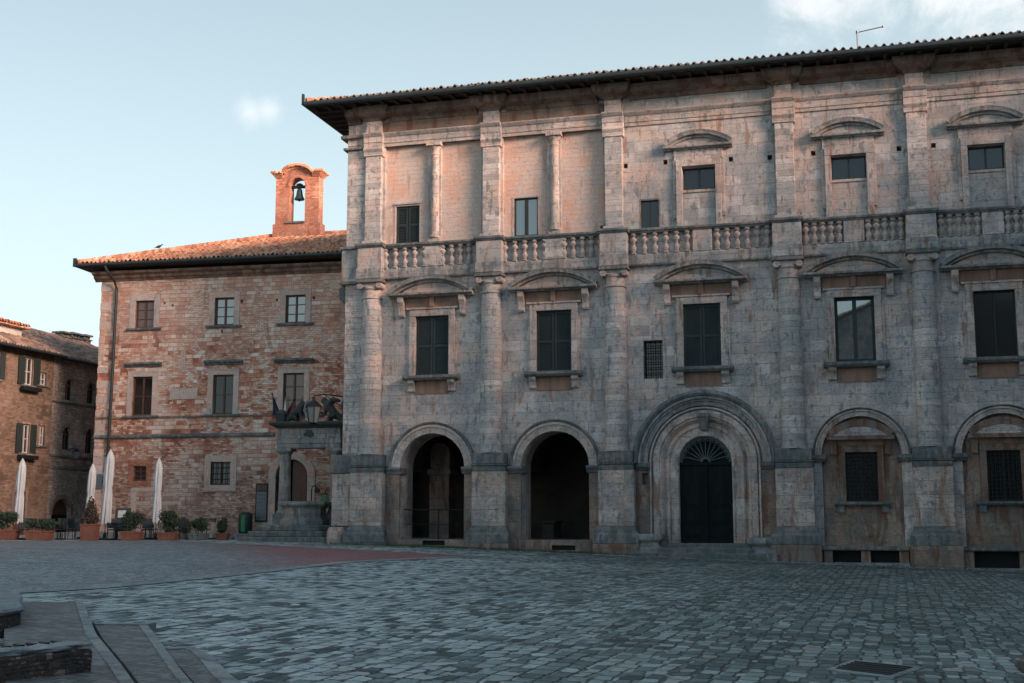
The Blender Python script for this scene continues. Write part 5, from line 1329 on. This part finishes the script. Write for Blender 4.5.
# ------------------------------------------------------------------ cafe: closed parasols, planters, chairs, tables
def at_px(px, y):                                   # x of a viewing ray at depth y (used once to read positions off the plan)
    return (px - 512) / 1244 * (y * .99 + .0)
def parasol(x, y, h, w, lean, label):
    g = gz(x, y)
    t = thing('parasol', (x, y, g), R(random.uniform(0, 60)), label, 'parasol', 'closed white parasols of the cafe')
    t.rotation_euler = (R(lean[1]), R(lean[0]), 0)
    m = MB(); m.lathe([(.026, 0.05), (.026, h + .02)], 0, 0, 10); m.build('pole', M['metal'], t, 40)
    m = MB(); m.box(-.38, .38, -.38, .38, -.02, .07); m.lathe([(.07, .07), (.06, .3)], 0, 0, 12); m.build('base', M['iron'], t, bevel=.02)
    m = MB(); n = 32; rows = []; rr = random.Random(int(x * 100))
    ph = rr.random() * 6
    for j in range(23):
        s = j / 22; z = h - .0 - s * (h - .72)
        base = w * (.42 + .58 * min(1, s / .10) ** .7) * (1 - .18 * math.exp(-((s - .52) / .045) ** 2)) * (1 + .10 * s)
        if s > .93: base *= 1.03
        rows.append([(base * (1 + .20 * cos(8 * a + ph + 1.2 * s) * min(1, s * 4) + .05 * sin(3 * a + 9 * s)) * cos(a), base * (1 + .20 * cos(8 * a + ph + 1.2 * s) * min(1, s * 4) + .05 * sin(5 * a + 7 * s)) * sin(a), z - (.06 * cos(8 * a + ph) if j == 22 else 0)) for a in [2 * pi * k / n for k in range(n)]])
    m.loft(rows); m.build('canopy', M['canvas'], t, 60)
    m = MB(); m.lathe([(w * .86, h - .53 * (h - .72) - .03), (w * .92, h - .53 * (h - .72)), (w * .86, h - .53 * (h - .72) + .03)], 0, 0, 20); m.build('strap', M['canvas'], t, 40)
    m = MB(); m.lathe([(.05, h), (.045, h + .05), (.0, h + .1)], 0, 0, 10); m.build('finial', M['white_wall'], t, 40)
for px, y, h, w, lean, lab in ((17.6, 55, 3.45, .155, (1.3, 0), 'closed white parasol by the brown plaster house, leftmost'), (88.5, 57, 3.3, .15, (1.5, 0), 'shorter closed white parasol standing behind the tall terracotta pot'),
                               (105.3, 55, 3.85, .17, (1.5, 0), 'tallest closed white parasol at the corner with the drainpipe'), (156.3, 56.5, 3.55, .15, (.3, 0), 'closed white parasol in front of the small brick framed window')):
    parasol(at_px(px, y), y, h, w, lean, lab)

def leaves(blobs, n, size, mat, name, parent, seed):
    rr = random.Random(seed); m = MB(); tot = sum(b[3] * b[4] * b[5] for b in blobs)
    for (cx, cy, cz, rx, ry, rz) in blobs:
        k = int(n * rx * ry * rz / tot)
        for _ in range(k):
            d = Vector((rr.gauss(0, 1), rr.gauss(0, 1), rr.gauss(0, 1))).normalized() * (rr.random() ** .4) * rr.uniform(.8, 1.12)
            p = Vector((cx + d.x * rx, cy + d.y * ry, cz + d.z * rz))
            a = Vector((rr.gauss(0, 1), rr.gauss(0, 1), rr.gauss(0, 1))).normalized(); b = a.orthogonal().normalized(); s = size * rr.uniform(.6, 1.3)
            m.add([p - a * s, p + b * s * .45, p + a * s, p - b * s * .45], [(0, 1, 2, 3)])
    return m.build(name, M[mat], parent)
def trough(px, y, w, h, sh, label, mat='leaf', pot='terracotta', seed=1, tall=False, rim=True):
    x = at_px(px, y); g = gz(x, y)
    t = thing('planter', (x, y, g), R(-4), label, 'planter', 'potted plants along the cafe edge')
    d = min(.28, w)
    m = MB(); m.loft([[(-a, -b, z), (a, -b, z), (a, b, z), (-a, b, z)] for a, b, z in ((w * .88, d * .88, 0), (w * .97, d * .97, h - .07), (w * 1.04, d * 1.04, h - .065), (w * 1.04, d * 1.04, h), (w * .92, d * .92, h), (w * .92, d * .92, h - .05))]); m.build('pot', M[pot], t, bevel=.012)
    if tall: bl = [(0, 0, h + sh * (.15 + .17 * k), .34 - .055 * k, .34 - .055 * k, sh * .16) for k in range(5)]
    else:
        rr = random.Random(seed); bl = [(rr.uniform(-.7, .7) * w, rr.uniform(-.1, .1), h + sh * rr.uniform(.25, .72), w * rr.uniform(.38, .6), .28, sh * rr.uniform(.24, .36)) for _ in range(6)]
    bl = [(a, b_, c_, d_ * 1.25, e_ * 1.25, f_ * 1.25) for a, b_, c_, d_, e_, f_ in bl]
    leaves(bl, 1500, .06, mat, 'foliage', t, seed)
    m = MB()
    for k in range(5): m.tube([(.05 * (k - 2), 0, h - .1), (.14 * (k - 2) * w * 2, .04 * (k % 2), h + sh * .6)], .014, 5)
    m.build('stem', M['brownwood'], t)['kind'] = 'stuff'
trough(5, 54.6, .62, .42, .85, 'terracotta trough with dark bush cut by the left edge', seed=1)
trough(40.5, 54.4, .55, .40, .62, 'terracotta trough with a low rounded box bush between two parasols', seed=2)
trough(90.5, 54.2, .35, .70, 1.15, 'tall terracotta pot with a reddish conical shrub', 'leaf2', seed=3, tall=True)
trough(132.5, 54.4, .42, .38, .9, 'terracotta trough with a loose bush before the corner parasol', seed=4)
trough(168.5, 54.9, .40, .34, 1.0, 'terracotta trough with dense dark bush right of the small window parasol', seed=5)
trough(199, 55.6, .38, .28, .7, 'grey stone trough with a broad dark bush', pot='weathered', seed=6)
trough(223.5, 56.6, .26, .30, .75, 'small terracotta pot with a round plant near the litter bin', seed=8)
trough(186, 57.2, .30, .25, .8, 'low grey pot with a dark bush against the palace wall', pot='weathered', seed=9)

def chair():
    t = thing('cafe_chair', (0, 0, 0), 0, 'dark wicker cafe chair', 'chair', 'dark cafe chairs')
    m = MB(); m.box(-.22, .22, -.22, .22, .42, .47); m.build('seat', M['furn'], t, bevel=.02)
    m = MB(); m.loft([[(-.21, y0, z), (.21, y0, z), (.21, y0 + .035, z), (-.21, y0 + .035, z)] for y0, z in ((.18, .50), (.21, .7), (.26, .92))]); m.build('backrest', M['furn'], t, bevel=.01)
    for sx in (-1, 1):
        for sy in (-1, 1):
            m = MB(); m.tube([(sx * .2, sy * .2, .42), (sx * .215, sy * .22, 0)], .016, 6); m.build('leg', M['iron'], t)
        m = MB(); m.tube([(sx * .23, -.2, .47), (sx * .24, -.18, .66), (sx * .24, .2, .68)], .018, 6); m.build('armrest', M['furn'], t)
    return t
def table(round_=False):
    t = thing('cafe_table', (0, 0, 0), 0, 'small dark square cafe table', 'table', 'cafe tables')
    m = MB(); m.box(-.36, .36, -.36, .36, .71, .75); m.build('tabletop', M['furn'], t, bevel=.01)
    m = MB(); m.lathe([(.03, .04), (.03, .71)], 0, 0, 10); m.build('stem', M['iron'], t, 40)
    m = MB(); m.lathe([(.24, 0), (.22, .03), (.05, .05)], 0, 0, 16); m.build('foot', M['iron'], t, 40)
    return t
C0 = chair(); T0 = table()
spots = [(24, 55.3, 30, 'dark cafe chair just right of the leftmost parasol'), (32, 56.2, 200, 'dark cafe chair behind the low rounded box bush'), (56, 55.0, -40, 'dark cafe chair before the arched house door, left one'), (66, 55.1, 60, 'dark cafe chair before the arched house door, middle one'), (76, 55.4, 150, 'dark cafe chair next to the tall terracotta pot'),
         (113, 55.0, 20, 'dark cafe chair between corner parasol and loose bush'), (120, 56.0, -60, 'dark cafe chair behind the loose bush'), (147, 55.6, 10, 'dark cafe chair left of the small window parasol'), (152, 56.8, 170, 'dark cafe chair behind the small window parasol'), (180, 56.0, -30, 'dark cafe chair between two dark bushes by the palace wall'),
         (205, 57.6, 40, 'dark cafe chair beside the round plant pot near the wall')]
for i, (px, y, a, lab) in enumerate(spots):
    c = C0 if i == 0 else copy_tree(C0)
    x = at_px(px, y); c.location = (x, y, gz(x, y)); c.rotation_euler.z = R(a); c['label'] = lab
tabs = [(61, 55.7, 'small dark cafe table before the arched house door'), (117, 55.5, 'small dark cafe table beside the corner parasol'), (146, 56.3, 'small dark cafe table left of the small window parasol')]
for i, (px, y, lab) in enumerate(tabs):
    c = T0 if i == 0 else copy_tree(T0)
    x = at_px(px, y); c.location = (x, y, gz(x, y)); c['label'] = lab
x = at_px(213, 57.6); rt = thing('pedestal_table', (x, 57.6, gz(x, 57.6) + .05), 0, 'round stone topped table on a pale pedestal near the litter bin', 'table')
m = MB(); m.lathe([(.50, .88), (.52, .92), (.50, .96)], 0, 0, 24); m.build('tabletop', M['wellstone'], rt, 40)
m = MB(); m.lathe([(.2, 0), (.16, .1), (.11, .5), (.16, .88)], .0, 0, 16); m.build('pedestal', M['quoin'], rt, 40)
x = at_px(123, 56.4); mb_ = thing('menu_board', (x, 56.4, gz(x, 56.4)), R(10), 'dark teal framed menu board with a pale sheet behind the loose bush', 'menu board')
m = MB()
m.loft([[(-.34, y, z), (.34, y, z), (.34, y + .04, z), (-.34, y + .04, z)] for y, z in ((-.2, .35), (.0, 1.38))]); m.build('board', M['binplastic'], mb_)
m = MB(); m.loft([[(-.22, y - .012, z), (.12, y - .012, z), (.12, y - .004, z), (-.22, y - .004, z)] for y, z in ((-.085, .95), (-.02, 1.28))]); m.build('sheet', M['paper'], mb_)
m = MB(); m.tube([(-.3, -.2, 0), (-.3, 0, 1.36)], .02, 6); m.tube([(.3, -.2, 0), (.3, 0, 1.36)], .02, 6); m.tube([(-.3, .3, 0), (-.3, .02, 1.36)], .02, 6); m.tube([(.3, .3, 0), (.3, .02, 1.36)], .02, 6); m.build('trestle', M['brownwood'], mb_)

# ------------------------------------------------------------------ foreground steps and kerbs
def slab(name, pts, h, mat, kind=None, label=None, cat=None, bevel=.03, base=.3):
    cx = sum(p[0] for p in pts) / len(pts); cy = sum(p[1] for p in pts) / len(pts)
    m = MB(); m.loft([[(x - cx, y - cy, gz(x, y) - gz(cx, cy) - base) for x, y in pts], [(x - cx, y - cy, gz(x, y) - gz(cx, cy) + h) for x, y in pts]])
    o = m.build(name, M[mat], None, bevel=bevel, loc=(cx, cy, gz(cx, cy)))
    return tag(o, label, cat, None, kind)
strip('brick_ramp', [(-7.2, 18.3), (-5.75, 14.4), (-4.35, 11.), (-2.6, 6.5)], [(-6.3, 18.3), (-4.66, 13.9), (-3.6, 11.4), (-1.6, 6.5)], M['ramp'], .10, 40, 6, .3)
strip('kerb_stone', [(-6.3, 18.3), (-4.66, 13.9), (-3.6, 11.4), (-1.6, 6.5)], [(-6.19, 18.3), (-4.54, 13.9), (-3.48, 11.4), (-1.48, 6.5)], M['kerb'], .115, 40, 2, .3)
strip('brick_ramp', [(-5.05, 15.4), (-4.46, 13.9), (-3.4, 11.4), (-1.4, 6.5)], [(-4.55, 15.5), (-3.0, 11.3), (-1.0, 6.3)], M['ramp'], .06, 40, 6, .3)
strip('kerb_stone', [(-4.55, 15.5), (-3.0, 11.3), (-1.0, 6.3)], [(-4.46, 15.55), (-2.90, 11.3), (-.90, 6.3)], M['kerb'], .075, 40, 2, .3)
strip('kerb_stone', [(-5.15, 15.6), (-4.40, 15.72)], [(-5.05, 15.42), (-4.45, 15.5)], M['kerb'], .078, 10, 2, .3)
strip('brick_ramp', [(-3.62, 13.3), (-2.84, 11.3), (-.84, 6.3)], [(-3.40, 13.5), (-2.55, 11.5), (-.4, 6.3)], M['ramp'], .035, 40, 4, .3)
strip('kerb_stone', [(-3.66, 13.45), (-3.40, 13.62), (-3.05, 12.9), (-2.53, 11.5), (-.36, 6.3)], [(-3.6, 13.3), (-3.42, 13.45), (-3.16, 12.8), (-2.66, 11.4), (-.5, 6.3)], M['kerb'], .05, 40, 2, .3)

def low_wall(name, line, depth, h, label, clamps=False):
    """brick and rubble base under a worn coping, running along line"""
    cx, cy = line[0]; g = gz(cx, cy); line = resample(line, 60); rr = random.Random(4)
    t = thing(name, (cx, cy, g), 0, label, 'low wall')
    def ring(d0, d1, z0, z1):
        A = [(x - cx, y - cy) for x, y in offs(line, -d0)]; B = [(x - cx, y - cy) for x, y in offs(line, -d1)]
        j = lambda k=.014: rr.uniform(-k, k)
        return [[(a[0] + j(), a[1] + j(), z0), (b[0] + j(), b[1] + j(), z0), (b[0] + j(), b[1] + j(), (z0 + z1) / 2), (b[0] + j(.02), b[1] + j(.02), z1 + j(.01)), ((a[0] + b[0]) / 2, (a[1] + b[1]) / 2, z1 + j(.012)), (a[0] + j(.02), a[1] + j(.02), z1 + j(.01)), (a[0] + j(), a[1] + j(), (z0 + z1) / 2)] for a, b in zip(A, B)]
    m = MB(); m.loft(ring(0, depth, -.4, h - .045)); m.build('rubble_base', M['coarse'], t, bevel=.02)
    m = MB(); m.loft(ring(-.02, depth + .02, h - .043, h)); cp = m.build('coping', M['kerb'], t, bevel=.02)
    if clamps:
        A = offs(line, -depth * .72); A = resample([(x - cx, y - cy) for x, y in A], 46)
        for k in range(1, 13):
            x, y = A[k]; d = Vector((A[k + 1][0] - x, A[k + 1][1] - y)).normalized(); nn = Vector((d.y, -d.x)) * 1
            m = MB(); w_ = .016
            def bar(p, q):
                t_ = (q - p).normalized(); s_ = Vector((-t_.y, t_.x)) * w_
                m.loft([[(c.x, c.y, z) for c in (p + s_, q + s_, q - s_, p - s_)] for z in (h - .02, h + .012)])
            p = Vector((x, y)); bar(p, p + nn * .12); bar(p, p + d * .08)
            m.build('iron_clamp', M['iron'], cp)
    return t
low_wall('step_wall', [(-3.62, 11.05), (-4.15, 10.25), (-4.9, 9.2), (-5.9, 8.0), (-7.2, 6.6)], -.42, .34, 'low rubble step wall with iron clamps let into its coping, nearest the viewer', True)
slab('step_block', [(-5.88, 14.25), (-5.76, 14.4), (-5.76, 14.9), (-6.1, 15.7), (-6.45, 16.6), (-6.8, 17.4), (-6.95, 17.7), (-7.4, 17.9), (-12, 20), (-14, 16), (-9, 12.2)], .24, 'coarse', None, 'rubble step corner with pale coping at the left edge', 'stone step', .03)
o = bpy.data.objects['step_block']
m = MB(); q = [(-5.86, 14.21), (-5.73, 14.36), (-5.72, 14.9), (-6.07, 15.7), (-6.41, 16.62), (-6.77, 17.42), (-6.9, 17.74), (-7.4, 17.95), (-12, 20.05), (-14, 16), (-9, 12.15)]
cx, cy = o.location.x, o.location.y; m.loft([[(x - cx, y - cy, gz(x, y) - o.location.z + z) for x, y in q] for z in (.242, .31)]); m.build('coping', M['kerb'], o, bevel=.03)
# drain cover in its stone frame
dr = thing('drain_cover', (3.93, 13.9, gz(3.93, 13.9)), 0, 'dark rectangular iron drain cover in a pale stone frame', 'drain cover')
Q = [(3.48, 13.73), (3.92, 13.30), (4.43, 14.10), (3.92, 14.50)]
def quad(pts, k, z0, z1):
    c = Vector((3.94, 13.91)); P_ = [c + (Vector(p) - c) * k for p in pts]
    return [[(p.x - 3.93, p.y - 13.9, gz(p.x, p.y) - gz(3.93, 13.9) + z) for p in P_] for z in (z0, z1)]
m = MB(); m.loft(quad(Q, 1.28, -.1, .014)); m.build('stone_frame', M['kerb'], dr, bevel=.006)
m = MB(); m.loft(quad(Q, 1.0, -.05, .020)); pl_ = m.build('cover_plate', M['iron'], dr)
m = MB()
for k in range(5):
    t = .12 + k * .19; a = Vector(Q[0]).lerp(Vector(Q[3]), t); b = Vector(Q[1]).lerp(Vector(Q[2]), t)
    m.tube([(a.x - 3.93, a.y - 13.9, .02 + gz(a.x, a.y) - gz(3.93, 13.9)), (b.x - 3.93, b.y - 13.9, .02 + gz(b.x, b.y) - gz(3.93, 13.9))], .012, 6)
m.build('rib', M['iron'], pl_)['kind'] = 'stuff'
slab('worn_step', [(5.15, 12.6), (5.5, 13.6), (5.75, 14.6), (6.25, 15.5), (6.7, 16.6), (7.15, 17.2), (7.5, 17.8), (12, 18), (12, 10), (5.4, 10)], .07, 'coarse', None, 'dark worn stone step in the lower right corner', 'stone step', .03)

# weeds in the joints along the palace foot
def weeds():
    rr = random.Random(11); m = MB()
    for _ in range(330):
        u = rr.choice((rr.uniform(-15.4, -2), rr.uniform(-15.4, 12), rr.uniform(-13, -4))); n = rr.choice((.75, .72, .3, .9, 1.3)) + rr.uniform(-.06, .2)
        x, y = pw(u, n); z = gz(x, y)
        for _k in range(rr.randint(5, 14)):
            a = rr.uniform(0, 2 * pi); l = rr.uniform(.04, .15); bx_, by_ = x + rr.gauss(0, .10), y + rr.gauss(0, .07); w = .016
            tx, ty = bx_ + cos(a) * l * .6, by_ + sin(a) * l * .6
            m.add([(bx_ - w * sin(a), by_ + w * cos(a), z), (bx_ + w * sin(a), by_ - w * cos(a), z), (tx, ty, z + l)], [(0, 1, 2)])
    tag(m.build('weeds', M['weed']), 'green weeds in the pebble joints along the stone palace foot', 'weeds', None, 'stuff')
weeds()

# ------------------------------------------------------------------ the other sides of the square (they shade it and show in the window)
def block(name, x0, x1, y0, y1, h, face, label, gable=False):
    t = thing(name, ((x0 + x1) / 2, (y0 + y1) / 2, gz((x0 + x1) / 2, (y0 + y1) / 2)), 0, label, 'building')
    ox, oy, oz = t.location; hx_, hy_ = (x1 - x0) / 2, (y1 - y0) / 2
    m = MB(); m.box(-hx_, hx_, -hy_, hy_, -1, h)
    if gable: m.prism([(-hx_, h + .002), (hx_, h + .002), (0, h + 5)], -hy_, hy_)
    wall = m.build('wall', M['trav'], t)
    m = MB()
    if gable: m.loft([[(-hx_ - .6, y, h - .1), (0, y, h + 5.2), (hx_ + .6, y, h - .1), (hx_ + .6, y, h + .1), (0, y, h + 5.45), (-hx_ - .6, y, h + .1)] for y in (-hy_ - .5, hy_ + .5)])
    else: m.loft([[(-hx_ - e, -hy_ - e, z), (hx_ + e, -hy_ - e, z), (hx_ + e, hy_ + e, z), (-hx_ - e, hy_ + e, z)] for e, z in ((.3, h), (.9, h + .3), (.9, h + .5), (-4, h + 2.2))])
    m.build('roof', M['tile_x'], t)
    L = (x1 - x0) if face == 'y' else (y1 - y0)
    for k in range(int(L / 5)):
        s = -L / 2 + 2.5 + 5 * k
        for z in (2.5, 8.):
            m = MB()
            if face == 'y': m.box(s - .8, s + .8, hy_, hy_ + .06, z, z + 2.6)
            else: m.box(-hx_ - .06, -hx_, s - .8, s + .8, z, z + 2.6)
            w = m.build('window', M['pane'], t)
            m = MB()
            if face == 'y': m.box(s - 1.1, s + 1.1, hy_, hy_ + .25, z - .25, z - .01); m.box(s - 1.1, s + 1.1, hy_, hy_ + .25, z + 2.62, z + 2.9)
            else: m.box(-hx_ - .25, -hx_, s - 1.1, s + 1.1, z - .25, z - .01); m.box(-hx_ - .25, -hx_, s - 1.1, s + 1.1, z + 2.62, z + 2.9)
            m.build('window_frame', M['weathered'], w)
block('opposite_church', -13, 15, -52, -28, 20.0, 'y', 'gabled stone church across the square, mirrored in a window', True)
block('opposite_palace', 31, 46, 20.5, 43, 21.6, 'x', 'unseen long stone palace along the right side, shaped to shade the square')  # out of view; height and extent set for its shadow on the facades
block('shade_house', 31, 46, -62, 19.8, 27.0, 'x', 'unseen taller block added along the right side to shade the square')  # unseen block added to shade the parasols, far-left house and foreground
